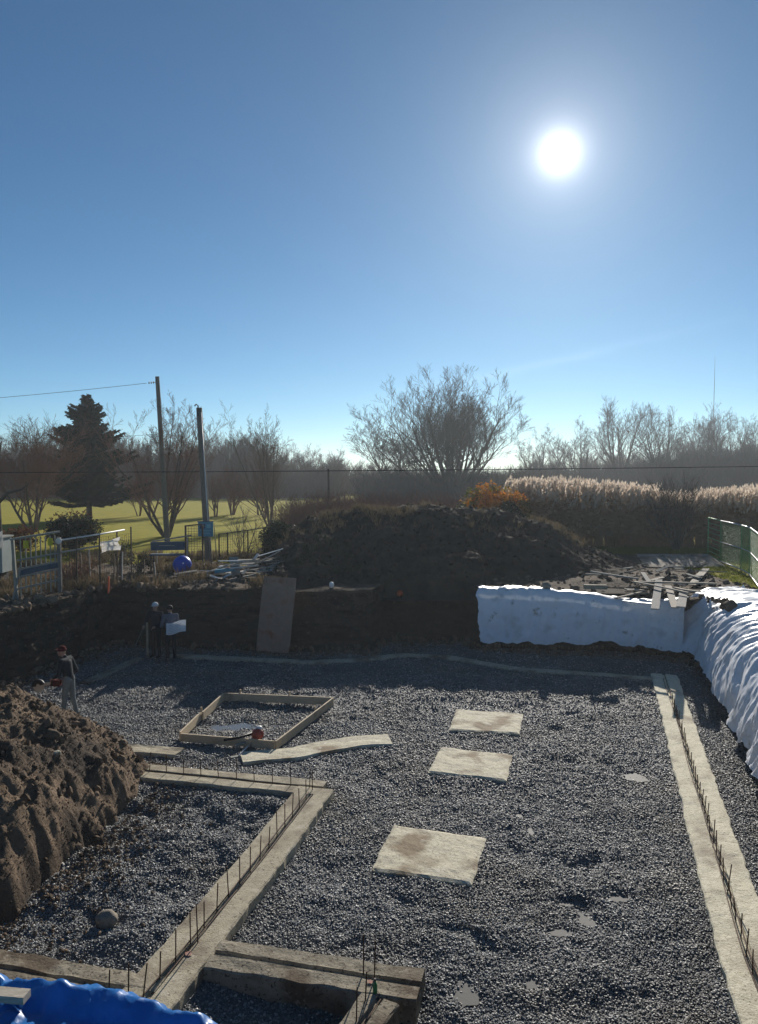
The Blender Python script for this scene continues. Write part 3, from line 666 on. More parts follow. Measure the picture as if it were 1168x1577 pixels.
for t, (a, b) in ((.5, (fb[0], fb[3])), (.32, (fb[1], fb[2])), (.15, (fb[0], fb[1])), (.6, (fb[0], fb[1]))):
    p = a * (1 - t) + b * t + (Vector((-.06, .03, 0)) if a is fb[0] and b is fb[3] else Vector((-.06, .0, 0)) if a is fb[1] else Vector((0, .06, 0)))
    part(MB().box((p.x, p.y, .10), (.04, .04, .42)), 'stake', M['wood_new'], e)

# ================================================================== heaps of soil
def heap_h(x, y):
    xb = np.interp(y, [7, 8.5, 10, 12, 13.7, 15, 16.5], [-5.75, -5.25, -4.9, -4.55, -4.25, -4.45, -5.3])
    edge_n = 0.22 * fbm2(x, y, 0.9, 4, .55, 31.)
    t = xb - x + edge_n
    h = np.where(t > 0, 2.35 * (1 - np.exp(-np.maximum(t, 0) / 1.8)) + 0.42 * (1 - np.exp(-np.maximum(t, 0) / .10)) * np.clip((14.5 - y) / 2.5, .15, 1), t * 1.2)
    back = np.clip((17.0 + 0.4 * fbm2(x, y, .7, 3, .5, 33.) - y) / 3.0, 0, 1); back = back * back * (3 - 2 * back)
    k = np.clip((t - .02) / .35, 0, 1)
    d = 0.26 * fbm2(x, y, 0.8, 5, .52, 35.) + 0.05 * fbm2(x * 1.3 + y * .5, y * .55, 2.6, 5, .62, 37., True) + 0.03 * fbm2(x, y, 11., 3, .7, 39.)
    return np.where(h > 0, h * back, h) + d * k * np.clip(back * 1.6, 0, 1) - 0.06
hx = np.arange(-11.5, -3.6, 0.038); hy = np.arange(7.2, 18.2, 0.038)
HX, HY = np.meshgrid(hx, hy, indexing='ij')
HZ = heap_h(HX, HY)
heap = grid_mesh('soil_heap', np.stack([HX, HY, np.maximum(HZ, -.3)], -1), M['soil']); tag(heap, 'big brown soil heap rising at the left edge of the pit', 'soil heap')
x = rs.uniform(-10.5, -3.9, 42000); y = rs.uniform(8, 17.8, 42000); hz = heap_h(x, y); k = hz > 0.02; x, y, hz = x[k], y[k], hz[k]
sz = .012 + .028 * rs.rand(len(x)) ** 3 + .15 * rs.rand(len(x)) ** 45
clods = scatter('soil_clods', np.stack([x, y, hz + sz * .15], 1), sz, [pebble(60 + i, M['clod'], .9) for i in range(5)], None, 9); tag(clods, 'crumbs and clods strewn over the left soil heap', 'soil', kind='stuff')
# crumbs that rolled on to the gravel next to the heap
x = rs.uniform(-5.4, -2.2, 26000); y = rs.uniform(8.8, 15.6, 26000)
xb = np.interp(y, [7, 8.5, 10, 12, 13.7, 15, 16.5], [-5.75, -5.25, -4.9, -4.55, -4.25, -4.45, -5.3])
k = (x > xb) & (rs.rand(len(x)) < np.exp(-(x - xb) / .5) * np.clip(.7 + .9 * fbm2(x, y, 1.2, 2, .5, 91.), .05, 1)); x, y = x[k], y[k]; sz = .015 + .07 * rs.rand(len(x)) ** 5
spill = scatter('soil_clods', np.stack([x, y, floor_z(x, y) + .01], 1), sz, [pebble(70 + i, M['clod'], .9) for i in range(4)], None, 10); tag(spill, 'brown crumbs spilled on the gravel at the heap foot', 'soil', kind='stuff')

cr = np.array([(395, 868), (425, 846), (450, 816), (470, 802), (520, 792), (560, 786), (640, 776), (700, 779), (760, 785), (810, 796), (850, 808), (880, 832), (930, 852), (985, 866), (1010, 880)], float)
CRX = (cr[:, 0] - 584) / 1185 * 33.0; CRZ = CAM_H - (cr[:, 1] - 722) / 1185 * 33.0
def mound_h(x, y):
    zc = np.interp(x, CRX, CRZ) - GRADE
    y0 = 26.6 + 0.3 * np.sin(x * .7) - .35 * ((x > 0.1) & (x < 3.8)); y0 = np.where(x > 3.8, 27.3 + (x - 3.8) * .35, y0)
    f = np.clip((y - y0) / (32.6 - y0), 0, 1); f = f ** .85; b = np.clip((38.5 - y) / 5.5, 0, 1); b = b * b * (3 - 2 * b)
    h = np.maximum(zc, 0) * f * b
    k = np.clip(h / .5, 0, 1)
    n = 0.32 * fbm2(x, y, .55, 5, .55, 51.) + 0.10 * fbm2(x, y, 2.2, 4, .6, 53., True) + .03 * fbm2(x, y, 7, 3, .6, 54.)
    return GRADE - .14 + h + n * k * .75
mx_ = np.arange(-6.2, 12.6, .07); my_ = np.arange(26.0, 39, .07); MX, MY = np.meshgrid(mx_, my_, indexing='ij')
MZ = mound_h(MX, MY)
MZ = np.where(inside_pit(MX, MY), np.minimum(MZ, 1.6), MZ)
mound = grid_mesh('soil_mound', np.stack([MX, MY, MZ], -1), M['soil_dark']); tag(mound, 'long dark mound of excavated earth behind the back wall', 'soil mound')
x = rs.uniform(-5, 11.5, 9000); y = rs.uniform(26.8, 35.5, 9000); mz = mound_h(x, y); k = (mz > GRADE + .15) & ~inside_pit(x, y); x, y, mz = x[k], y[k], mz[k]; sz = .02 + .20 * rs.rand(len(x)) ** 8
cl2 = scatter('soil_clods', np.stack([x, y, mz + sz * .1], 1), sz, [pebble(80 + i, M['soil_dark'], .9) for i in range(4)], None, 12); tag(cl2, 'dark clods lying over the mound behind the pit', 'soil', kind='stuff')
# rubble along the lip of the pit
x = np.concatenate([rs.uniform(-12.5, -5, 3500), rs.uniform(3.5, 13, 2600)]); y = np.concatenate([rs.uniform(19, 30, 3500), rs.uniform(22, 34, 2600)])
k = ~inside_pit(x, y); x, y = x[k], y[k]; sz = .03 + .34 * rs.rand(len(x)) ** 7
cl3 = scatter('soil_clods', np.stack([x, y, grade_z(x, y)], 1), sz, [pebble(90 + i, M['clod'], .85) for i in range(5)], None, 14); tag(cl3, 'loose clods and rubble strewn along the lip of the pit', 'soil', kind='stuff')
ei = rs.randint(0, len(edge), 9000); off_ = rs.rand(9000) ** 2.2 * .75 - .05; x = edge[ei, 0] - rad[ei, 0] * off_; y = edge[ei, 1] - rad[ei, 1] * off_; k = (y > 12) & ((y > 23) | (x < -5)); x, y, off_ = x[k], y[k], off_[k]; sz = .025 + .22 * rs.rand(len(x)) ** 7
cl4 = scatter('soil_clods', np.stack([x, y, floor_z(x, y) + .10 * np.exp(-off_ / .2)], 1), sz, [pebble(110 + i, M['clod'], .85) for i in range(5)], None, 16); tag(cl4, 'crumbled soil fallen along the foot of the back wall', 'soil', kind='stuff')
def fallen(n, x0, x1, y0, y1):                                                            # crumbs at the wall foot
    x = rs.uniform(x0, x1, n); y = rs.uniform(y0, y1, n); k = inside_pit(x, y); return x[k], y[k]

def rock(p, s, label, seed=1, m=None, name='rock', flat=.75):
    me = pebble(seed, m or M['rock'], flat, 3)
    co = np.array([v.co for v in me.vertices]); base = pebble(seed, m or M['rock'], flat, 1)
    d = co / (np.linalg.norm(co, axis=1)[:, None] + 1e-9)
    r = .5 * (1 + .22 * fbm(d * 1.3 + seed, 4, .55)); co = d * r[:, None] * np.array([1, .85, flat])
    me.vertices.foreach_set('co', co.astype(np.float32).ravel()); me.update()
    me.polygons.foreach_set('use_smooth', [True] * len(me.polygons))
    o = bpy.data.objects.new(name, me); COL.objects.link(o); o.location = p; o.scale = (s, s, s); o.rotation_euler = (0, 0, seed)
    return tag(o, label, 'rock')
p = G(165, 1416, .1); rock((p.x, p.y, .10), .31, 'round tan boulder on the gravel near the soil heap', 3)
p = G(50, 1441, .02); rock((p.x, p.y, .03), .12, 'small pale stone left of the tan boulder', 5)
p = D(87, 1171, 12.6); rock((p.x, p.y, float(heap_h(np.array([p.x]), np.array([p.y]))[0]) + .02), .16, 'whitish stone lodged halfway up the soil heap', 7, M['concrete_pale'])
p = D(80, 1128, 0 + 13.1); rock((p.x, p.y, float(heap_h(np.array([p.x]), np.array([p.y]))[0])), .30, 'large clod stuck in the upper part of the soil heap', 9, M['clod'])

# ================================================================== white tarps on the back and right walls
def tarp(name, path, prof, label, seed, amp=.05, vert=True, step=.045, lift=-.12):
    """path: list of (x, y) along the wall top; prof: (out, z) pairs from the far top edge down to the hem"""
    P = resample(path, step); n = len(P)
    for _ in range(12): P[1:-1] = .5 * P[1:-1] + .25 * (P[2:] + P[:-2])
    T = np.gradient(P, axis=0); T /= np.linalg.norm(T, axis=1)[:, None]; Nn = np.stack([T[:, 1], -T[:, 0]], 1)
    pr = resample(np.array(prof), .05)
    for _ in range(4): pr[1:-1] = .5 * pr[1:-1] + .25 * (pr[2:] + pr[:-2])
    m = len(pr); s = np.arange(n) * step
    tp = np.gradient(pr, axis=0); tp /= np.linalg.norm(tp, axis=1)[:, None]; pn = np.stack([-tp[:, 1], tp[:, 0]], 1)     # profile normal (out, z)
    Q = np.zeros((n, m, 3)); v = np.arange(m) * .05
    SS, VV = np.meshgrid(s, v, indexing='ij')
    skew = SS + (VV * .12 if vert else VV * .5 + .35 * np.sin(SS * .9 + VV * 1.1) + .22 * np.sin(VV * 2.3 + SS * .37))
    sh = SS.shape
    def nz(a, b, c, oct=4, gain=.5, ridge=False): return fbm(np.stack([(skew * a).ravel(), (VV * b).ravel(), np.full(SS.size, c)], 1), oct, gain, ridge).reshape(sh)
    hang = np.clip(VV / v[-1] * 1.5, 0.25, 1)
    big = nz(.55, .25, seed, 3); fold = nz(1.7 if vert else 1.05, .28 if vert else .42, seed + 3, 3, .55, True); fine = nz(5.0, 1.3, seed + 6, 3, .55, True); cross = nz(1.4, 2.6, seed + 8, 3, .5, True)
    cr_ = nz(3.2 if vert else 1.9, .22 if vert else .6, seed + 14, 4, .55, True)
    if vert: d = amp * (.9 * big + .55 * fold * hang + .28 * cr_ * hang + .12 * fine + .2 * cross)
    else: d = amp * (1.4 * big + .95 * fold + .55 * cr_ + .12 * fine + .22 * cross)
    patch = np.clip(.55 + 1.1 * nz(.45, .5, seed + 17, 2), .1, 1.5); d = d * (.45 + .6 * patch)
    hem = .16 * nz(.8, 0, seed + 11, 4, .6)
    O = pr[None, :, 0] + d * pn[None, :, 0]; Z = pr[None, :, 1] + d * pn[None, :, 1]
    zs = grade_z(P[:, 0], P[:, 1]); zs = np.minimum(1.0, zs / 2.03)[:, None]; Z = .3 + (Z - .3) * (zs * 1.0 - .3 * 0) if vert else Z
    Z = Z + hem * np.clip((VV / v[-1] - .6) / .4, 0, 1)
    Q[..., 0] = P[:, None, 0] + Nn[:, None, 0] * O; Q[..., 1] = P[:, None, 1] + Nn[:, None, 1] * O; Q[..., 2] = Z
    outp = ~inside_pit(Q[..., 0], Q[..., 1]); Q[..., 2] = np.where(outp & (pr[None, :, 0] < lift), np.maximum(Q[..., 2], grade_z(Q[..., 0], Q[..., 1]) + .02 + .5 * np.maximum(d, 0)), Q[..., 2])
    if vert:
        e0 = np.exp(-SS / .35); jag = (.10 * nz(0, 1.3, seed + 21, 4, .6) + .07 * (VV / v[-1])) * e0
        Q[..., 0] += T[:, None, 0] * jag; Q[..., 1] += T[:, None, 1] * jag
        Q[..., 2] += .05 * nz(2.2, 0, seed + 25, 3) * np.clip(1 - VV / .5, 0, 1)
    o = grid_mesh(name, Q, M['tarp_white']); return tag(o, label, 'tarp')
# back tarp: path runs left to right, out = toward the camera (negative normal is up-slope)
bt = tarp('white_tarp', [(3.3, 25.72), (4.4, 25.66), (5.5, 25.5), (7.2, 25.28), (8.8, 25.02), (9.75, 24.2)],
          [(-.42, 2.05), (-.25, 2.08), (-.05, 2.05), (.06, 1.95), (.10, 1.5), (.14, .9), (.20, .33)], 'white tarp hung flat over the shaded back wall', 3., .12)
rt = tarp('white_tarp', [(9.75, 24.85), (10.05, 23.5), (9.12, 20.2), (8.30, 17.4), (7.42, 14.4), (6.3, 10.6), (5.8, 8.9)],
          [(-2.4, 2.06), (-1.6, 2.12), (-1.05, 2.12), (-.66, 2.0), (-.34, 1.74), (-.10, 1.35), (.07, .85), (.18, .34)], 'crumpled white tarp with sunlit folds along the right wall', 23., .085, vert=False, step=.04, lift=-.85)
# ================================================================== blue tarp on the near bank
u = np.linspace(-6.2, -0.4, 200); w = np.linspace(0, 3.0, 90); UU, WW = np.meshgrid(u, w, indexing='ij')
front = np.interp(u, [-6.2, -3.3, -2.85, -2.6, -2.2, -1.8, -1.2, -.4], [6.42, 6.14, 5.95, 5.89, 5.86, 5.74, 5.50, 5.25])[:, None]
Y = front + .10 - WW; fall = np.exp(-WW / .10)
nzb = lambda a, b, c, r=False: fbm(np.stack([(UU * a + WW * .5).ravel(), (Y * b).ravel(), np.full(UU.size, c)], 1), 4, .55, r).reshape(UU.shape)
Zb = 2.02 + .09 * nzb(.7, .8, 61.) + .06 * nzb(.9, 1.9, 63., True) + .028 * nzb(2.6, 3.4, 65., True) + .010 * nzb(8, 7, 66., True) - .85 * fall * (1 + .2 * nzb(2, 0, 67.))
Zb += .10 * np.exp(-((Y - front + .28) / .12) ** 2) * np.clip((UU + 4.2) / 1.5, 0, 1)
bl = grid_mesh('blue_tarp', np.stack([UU, Y + .03 * nzb(3, 0, 69.), Zb], -1), M['tarp_blue']); tag(bl, 'crinkled bright blue tarp over the near bank', 'tarp')
_best = min((abs(D(20, 1534, d_).z - .04 - float(Zb[(np.abs(u - D(20, 1534, d_).x)).argmin(), np.abs(Y[(np.abs(u - D(20, 1534, d_).x)).argmin()] - d_).argmin()])), d_) for d_ in np.arange(4.9, 6.2, .02))
p = D(20, 1534, float(_best[1])); wb = MB().beam((p.x - .35, p.y + .02, p.z + .02), (p.x + .12, p.y - .03, p.z + .015), .10, .055).build('timber_block', M['wood'])
tag(wb, 'short wooden block holding down the blue tarp', 'timber')

# ================================================================== people
def person(base, facing, joints, regions, name_label, hat=None, voxel=.011):
    """joints: list of (a, b, ra, rb, region) tapered limbs in body space (x right, y forward, z up); one remeshed skin"""
    import bmesh
    bm = bmesh.new(); segs = []
    def ball(c, r, sx=1, sy=1, sz=1):
        bmesh.ops.create_icosphere(bm, subdivisions=2, radius=1, matrix=Matrix.Translation(c) @ Matrix.Diagonal((r * sx, r * sy, r * sz, 1)))
    for a, b, ra, rb, reg, *fl in joints:
        a, b = Vector(a), Vector(b); n = max(2, int((b - a).length / max(.02, min(ra, rb) * .45)))
        k = fl[0] if fl else (1, 1, 1)
        for i in range(n + 1):
            t = i / n; ball(a.lerp(b, t), ra + (rb - ra) * t, *k)
        segs.append((np.array(a), np.array(b), ra, rb, reg))
    me = bpy.data.meshes.new('person'); bm.to_mesh(me); bm.free()
    o = bpy.data.objects.new('person', me); COL.objects.link(o)
    r = o.modifiers.new('remesh', 'REMESH'); r.mode = 'VOXEL'; r.voxel_size = voxel
    sm = o.modifiers.new('smooth', 'SMOOTH'); sm.iterations = 3; sm.factor = .5
    dg = bpy.context.evaluated_depsgraph_get(); me2 = bpy.data.meshes.new_from_object(o.evaluated_get(dg)); o.modifiers.clear(); o.data = me2; bpy.data.meshes.remove(me)
    regs = sorted(set(s[4] for s in segs)); me2.materials.clear()
    for g in regs: me2.materials.append(M[g])
    npoly = len(me2.polygons); c = np.zeros(npoly * 3); me2.polygons.foreach_get('center', c); c = c.reshape(-1, 3)
    best = np.full(npoly, 1e9); mi = np.zeros(npoly, np.int32)
    for a, b, ra, rb, reg in segs:
        ab = b - a; t = np.clip((c - a) @ ab / (ab @ ab + 1e-9), 0, 1); d_ = np.linalg.norm(c - a - t[:, None] * ab, axis=1) - (ra + (rb - ra) * t)
        k = d_ < best; best[k] = d_[k]; mi[k] = regs.index(reg)
    me2.polygons.foreach_set('material_index', mi); me2.polygons.foreach_set('use_smooth', [True] * npoly); me2.update()
    o.location = base; o.rotation_euler = (0, 0, facing); tag(o, name_label, 'person')
    return o
def body(jacket, trousers, boots, skin='skin', lean=0.0, elbowL=(-.27, .02, 1.13), handL=(-.22, .22, .98), elbowR=(.27, .02, 1.13), handR=(.22, .22, .98), headtilt=0.0, feet=((-.11, .02), (.11, -.02)), collar=True, shoulder_z=1.43):
    L = lean; J = []
    hz = Vector((0, 0, .93)); ch = Vector((0, L * .6, 1.28)); nk = Vector((0, L * .95 + .01, 1.50)); hd = Vector((0, L + .035 + headtilt * .06, 1.635 - abs(headtilt) * .03))
    J += [((-.075, 0, .95), (.075, 0, .95), .105, .105, trousers), ((0, 0, 1.0), (0, L * .3, 1.12), .125, .13, jacket, (1.22, .85, 1)), ((0, L * .3, 1.12), (0, L * .65, 1.32), .135, .15, jacket, (1.25, .82, 1)),
          ((-.13, L * .8, shoulder_z - .02), (.13, L * .8, shoulder_z - .02), .085, .085, jacket), ((0, L * .85, 1.42), nk, .065, .055, jacket if collar else skin), (nk, hd - Vector((0, 0, .05)), .052, .055, skin),
          (hd + Vector((0, -.012, .025)), hd + Vector((0, -.005, .03)), .094, .094, skin, (.84, 1.0, 1.12)), (hd + Vector((0, .03, -.06)), hd + Vector((0, .048, -.075)), .055, .042, skin, (1, 1, .9)),
          (hd + Vector((0, .085, .015)), hd + Vector((0, .108, -.022)), .012, .017, skin), (hd + Vector((-.035, .072, .03)), hd + Vector((-.02, .078, .028)), .014, .014, skin), (hd + Vector((.035, .072, .03)), hd + Vector((.02, .078, .028)), .014, .014, skin),
          (hd + Vector((-.08, -.012, .0)), hd + Vector((-.083, -.02, .025)), .016, .018, skin), (hd + Vector((.08, -.012, .0)), hd + Vector((.083, -.02, .025)), .016, .018, skin), (hd + Vector((-.022, .084, -.05)), hd + Vector((.022, .084, -.05)), .012, .012, skin)]
    for sx, el, ha in ((-1, elbowL, handL), (1, elbowR, handR)):
        sh = Vector((sx * .195, L * .8, shoulder_z)); el, ha = Vector(el), Vector(ha)
        J += [(sh, el, .068, .054, jacket), (el, el.lerp(ha, .86), .053, .040, jacket), (el.lerp(ha, .84), ha, .030, .034, skin)]
        d_ = (ha - el).normalized(); side = d_.cross(Vector((0, 0, 1))); side = side.normalized() if side.length > .1 else Vector((1, 0, 0)); dn = side.cross(d_)
        pc = ha + d_ * .045; J.append((ha, pc, .034, .036, skin))
        for k, ln in ((-1.5, .055), (-.5, .068), (.5, .062), (1.5, .048)):
            b0 = pc + side * k * .017 + d_ * .02; b1 = b0 + d_ * ln * .6 - dn * .012 * 1; b2 = b1 + d_ * ln * .25 - dn * ln * .6
            J += [(b0, b1, .0095, .009, skin), (b1, b2, .009, .008, skin)]
        tb = ha + d_ * .01 + side * (.03 * -sx); J += [(tb, tb + side * (-sx) * .022 + d_ * .035 - dn * .01, .012, .010, skin), (tb + side * (-sx) * .022 + d_ * .035 - dn * .01, tb + side * (-sx) * .014 + d_ * .06 - dn * .03, .010, .009, skin)]
    for sx, (fx_, fy_) in ((-1, feet[0]), (1, feet[1])):
        hip = Vector((sx * .09, 0, .92)); kn = Vector((fx_ * .95 + sx * .01, fy_ * .5 + .025, .50)); an = Vector((fx_, fy_ - .02, .11))
        J += [(hip, kn, .092, .066, trousers), (kn, an, .064, .056, trousers), (an, (fx_, fy_ - .03, .06), .052, .048, boots), ((fx_, fy_ - .045, .045), (fx_ * 1.08, fy_ + .15, .035), .046, .036, boots, (1, 1, .85))]
    return J, hd
def knit_cap(parent, hd, m, peak=False, name='cap'):
    mb = MB(); mb.lathe(hd + Vector((0, -.012, .045)), [(.094, -.015), (.101, .0), (.10, .035), (.085, .075), (.055, .10), (.02, .112)], 20)
    if peak: mb.box(hd + Vector((0, .115, .05)), (.13, .09, .012))
    o = mb.build(name, m, parent, True); return o
# surveyor with the pale cap, facing the camera
b = G(241, 1011, .03); J, hd = body('jacket_navy', 'trouser_dark', 'boot', elbowL=(-.30, .05, 1.14), handL=(-.08, .24, 1.02), elbowR=(.30, .08, 1.14), handR=(.26, .30, 1.05))
ps = person((b.x, b.y, .02), math.radians(168), J, None, 'person in dark jacket and pale cap standing behind the upright stake'); knit_cap(ps, hd, M['cap_white'], True)
# colleague with the drawings, turned toward the first
b = G(264, 1017, .03); J, hd = body('jacket_grey', 'trouser_dark', 'boot_tan', elbowL=(-.28, .06, 1.12), handL=(-.12, .30, 1.06), elbowR=(.28, .10, 1.13), handR=(.14, .32, 1.10), lean=.05, headtilt=.5, feet=((-.10, .04), (.09, -.08)))
pg = person((b.x, b.y, .02), math.radians(28), J, None, 'person in grey jacket holding a sheet of drawings in the shade'); knit_cap(pg, hd + Vector((0, -.008, -.012)), M['hair'], False, 'hair')
fw = Vector((-math.sin(math.radians(28)), math.cos(math.radians(28)), 0)); rt_ = Vector((fw.y, -fw.x, 0))
c = Vector((b.x, b.y, 1.12)) + rt_ * .22 - fw * .02
pn_, pm_ = 9, 7; dw = MB(); vv = []
for i in range(pn_):
    for j in range(pm_):
        a = i / (pn_ - 1) - .5; q = j / (pm_ - 1) - .5
        vv.append(c + Vector((a * .62, -.26 - .05 * math.cos(a * 5), a * .13 + q * .36 + .02 * math.sin(a * 7))) + Vector((0, .05 * q, 0)))
dw.raw(vv, [(i * pm_ + j, (i + 1) * pm_ + j, (i + 1) * pm_ + j + 1, i * pm_ + j + 1) for i in range(pn_ - 1) for j in range(pm_ - 1)])
_dw = tag(dw.build('drawing_sheet', M['paper'], None, True), 'large white sheet of drawings held by the person in grey', 'drawing')
for k_ in range(6):
    a0, a1, q_ = -.40 + .05 * (k_ % 2), .40 - .12 * (k_ % 3), -.36 + .14 * k_
    lpts = [c + Vector((a_ * .62, -.265 - .05 * math.cos(a_ * 5) + .05 * q_, a_ * .13 + q_ * .36 + .02 * math.sin(a_ * 7))) for a_ in np.linspace(a0, a1, 8)]
    _l = MB().tube(lpts, .0035, 4, False).build('printed_line', M['jacket_grey']); _l.parent = _dw
# worker with the cut-off saw
b = G(108, 1104, .03); J, hd = body('jacket_black', 'trouser_grey', 'boot', elbowL=(-.27, .10, 1.13), handL=(-.12, .36, .98), elbowR=(.28, -.04, 1.10), handR=(.14, .20, .90), lean=.10, headtilt=.7, feet=((-.10, .10), (.10, -.10)))
WF = math.radians(82)
pw = person((b.x, b.y, .02), WF, J, None, 'person in dark red hat and grey trousers working beside the soil heap'); knit_cap(pw, hd, M['beanie_red'], True)
def local(pos, base, rz): return Vector(base) + Matrix.Rotation(rz, 3, 'Z') @ Vector(pos)
sb = Vector((b.x, b.y, .02)); e = empty('cut_off_saw', local((0, .45, .85), sb, WF), 'red cut-off saw held at waist height by the worker', 'saw')
def lp(x, y, z): return local((x, y, z), sb, WF)
Rz = Matrix.Rotation(WF, 3, 'Z')
part(MB().box(lp(.03, .36, .84), (.15, .24, .15), Rz, .82), 'saw_body', M['beanie_red'], e)
part(MB().tube([lp(.13, .16, .80), lp(.14, .18, .92), lp(.12, .28, .95), lp(.06, .32, .93)], .014, 8), 'rear_handle', M['black'], e, True)
part(MB().tube([lp(-.10, .40, .80), lp(-.12, .38, .97), lp(.0, .38, 1.02), lp(.08, .38, .95)], .012, 8), 'front_handle', M['black'], e, True)
part(MB().beam(lp(-.02, .46, .83), lp(-.02, .74, .78), .04, .07), 'arm', M['steel'], e)
part(MB().lathe(lp(-.045, .78, .76), [(.15, -.003), (.15, .003)], 28, Rz @ Vector((1, 0, 0))), 'cutting_disc', M['steel'], e)
gd = MB(); n = 16; vv = []
for i in range(n + 1):
    a = math.radians(20 + 170 * i / n)
    for (r_, xx) in ((.06, -.075), (.165, -.075), (.165, -.012), (.06, -.012)): vv.append(lp(xx, .78 - r_ * math.cos(a), .76 + r_ * math.sin(a)))
gd.raw(vv, [(i * 4 + j, (i + 1) * 4 + j, (i + 1) * 4 + (j + 1) % 4, i * 4 + (j + 1) % 4) for i in range(n) for j in range(4)] + [(0, 1, 2, 3), (n * 4 + 3, n * 4 + 2, n * 4 + 1, n * 4)])
part(gd, 'disc_guard', M['black'], e, True)

# stake and rod by the surveyors
p = G(232, 1013, .02); st_ = MB().beam((p.x - .08, p.y, -.1), (p.x - .04 - .06, p.y + .02, 1.16), .075, .045, (1, 0, 0)).build('survey_stake', M['wood_new']); tag(st_, 'upright wooden stake in front of the person in pale cap', 'stake')
q = D(228, 952, 24.75); r_ = G(203, 1006, .02); rod = MB().tube([(q.x, q.y, q.z), (r_.x, r_.y, .0)], .016, 6).build('leaning_rod', M['wood_grey']); tag(rod, 'thin rod leaning out left from the upright stake', 'rod')

# ================================================================== power screed lying on the form frame
p = D(397, 1131, 16.75); e = empty('power_screed', (p.x, p.y, 0), 'red motor unit with long dark shaft resting on the front form board', 'machine')
hc = Vector((p.x, p.y, p.z))
mb = MB().lathe(hc, [(.05, -.14), (.115, -.12), (.13, -.04), (.13, .05), (.11, .11), (.05, .13)], 18, Vector((.3, -.8, .35))); part(mb, 'motor_housing', M['red_plastic'], e, True)
part(MB().lathe(hc + Vector((.03, .03, .12)), [(.07, -.03), (.075, .0), (.06, .05), (.02, .06)], 14), 'fuel_tank', M['white'], e, True)
a = G(345, 1140, .22); part(MB().tube([hc + Vector((-.08, .02, .03)), hc.lerp(Vector((a.x, a.y, .22)), .55), (a.x, a.y, .22)], [.034, .03, .026], 8), 'shaft', M['black'], e, True)
a = D(362, 1155, 16.3); part(MB().beam(hc + Vector((-.06, -.05, -.08)), (a.x, a.y, .12), .05, .05), 'handle_bar', M['paint_grey'], e)
part(MB().beam(hc + Vector((-.02, -.05, -.12)), hc + Vector((-.10, -.28, -hc.z + .05)), .035, .035), 'leg', M['steel'], e)
part(MB().beam(hc + Vector((.06, .02, -.12)), hc + Vector((.09, .06, -hc.z + .1)), .035, .035), 'leg', M['steel'], e)
a = G(372, 1166, .04); part(MB().box((a.x - .1, a.y, .05), (.26, .09, .03), Matrix.Rotation(.5, 3, 'Z')), 'foot_plate', M['paint_grey'], e)
part(MB().beam((a.x - .05, a.y, .07), hc + Vector((-.06, -.08, -.1)), .03, .03), 'brace', M['steel'], e)

# ================================================================== vegetation builders
def bare_tree_geo(seed, H, stems=1, spread=.5, levels=4, kids=(7, 6, 5, 4), trunk_h=.25, r0=.16, twig_min=.012, up=.12, lean=0.0, wig=.10, first_angle=.35, l0=.62, shrink=.56):
    rr = random.Random(seed); tr, cw = MB(), MB(); leaf_sites = []
    def rv(): return Vector((rr.gauss(0, 1), rr.gauss(0, 1), rr.gauss(0, 1)))
    def grow(p, d, L, r, lev):
        n = 5 if lev == 0 else 4 if lev < 3 else 2
        pts, rs_ = [p], [r]; q = p; dd = d.copy()
        for i in range(n):
            dd = (dd + rv() * wig * (.6 if lev == 0 else 1) + Vector((0, 0, up * (.5 if lev == 0 else 1)))).normalized()
            q = q + dd * (L / n); pts.append(q); rs_.append(max(twig_min * .7, r * (1 - .78 * (i + 1) / n)))
        (tr if lev < 1 else cw).tube(pts, rs_, 7 if lev == 0 else 5 if lev == 1 else 3, cap=False)
        if lev >= levels - 1: leaf_sites.append(pts[-1])
        if lev >= levels: return
        k = kids[min(lev, len(kids) - 1)]
        for c in range(k):
            t = .28 + .72 * (c + rr.random()) / k if lev else .22 + .78 * (c + rr.random()) / k
            fi = t * n; i0 = min(n - 1, int(fi)); f = fi - i0; b = pts[i0].lerp(pts[i0 + 1], f); bd = (pts[i0 + 1] - pts[i0]).normalized()
            ax = bd.cross(rv()).normalized(); ang_ = rr.uniform(.38, .85)
            nd = (Matrix.Rotation(ang_, 3, ax) @ bd).normalized()
            rl = rs_[i0] * (1 - f) + rs_[i0 + 1] * f
            grow(b, nd, L * shrink * rr.uniform(.75, 1.2) * (1.1 - .35 * t), max(twig_min, rl * .62), lev + 1)
    for s_ in range(stems):
        a = 2 * math.pi * (s_ + rr.random() * .6) / stems; tilt = first_angle * (.12 + 1.1 * ((s_ * .618) % 1.0)) if stems > 1 else .04
        d = Vector((math.cos(a) * math.sin(tilt) + lean, math.sin(a) * math.sin(tilt), math.cos(tilt))).normalized()
        b = Vector((math.cos(a), math.sin(a), 0)) * (r0 * 1.2 if stems > 1 else 0)
        grow(b - Vector((0, 0, .15)), d, H * l0 * rr.uniform(.8, 1.1), r0 * rr.uniform(.75, 1.1), 0)
    z = max(v[2] for v in cw.v); k = H / z
    for m in (tr, cw): m.v = [(x * (k * .5 + .5) * spread / .5, y * (k * .5 + .5) * spread / .5, zz * k) for x, y, zz in m.v]
    leaf_sites = [Vector((v.x * (k * .5 + .5) * spread / .5, v.y * (k * .5 + .5) * spread / .5, v.z * k)) for v in leaf_sites]
    return tr, cw, leaf_sites
def mesh_of(mb, name, m):
    me = bpy.data.meshes.new(name); me.from_pydata(mb.v, [], mb.f); me.materials.append(m); me.update(); return me
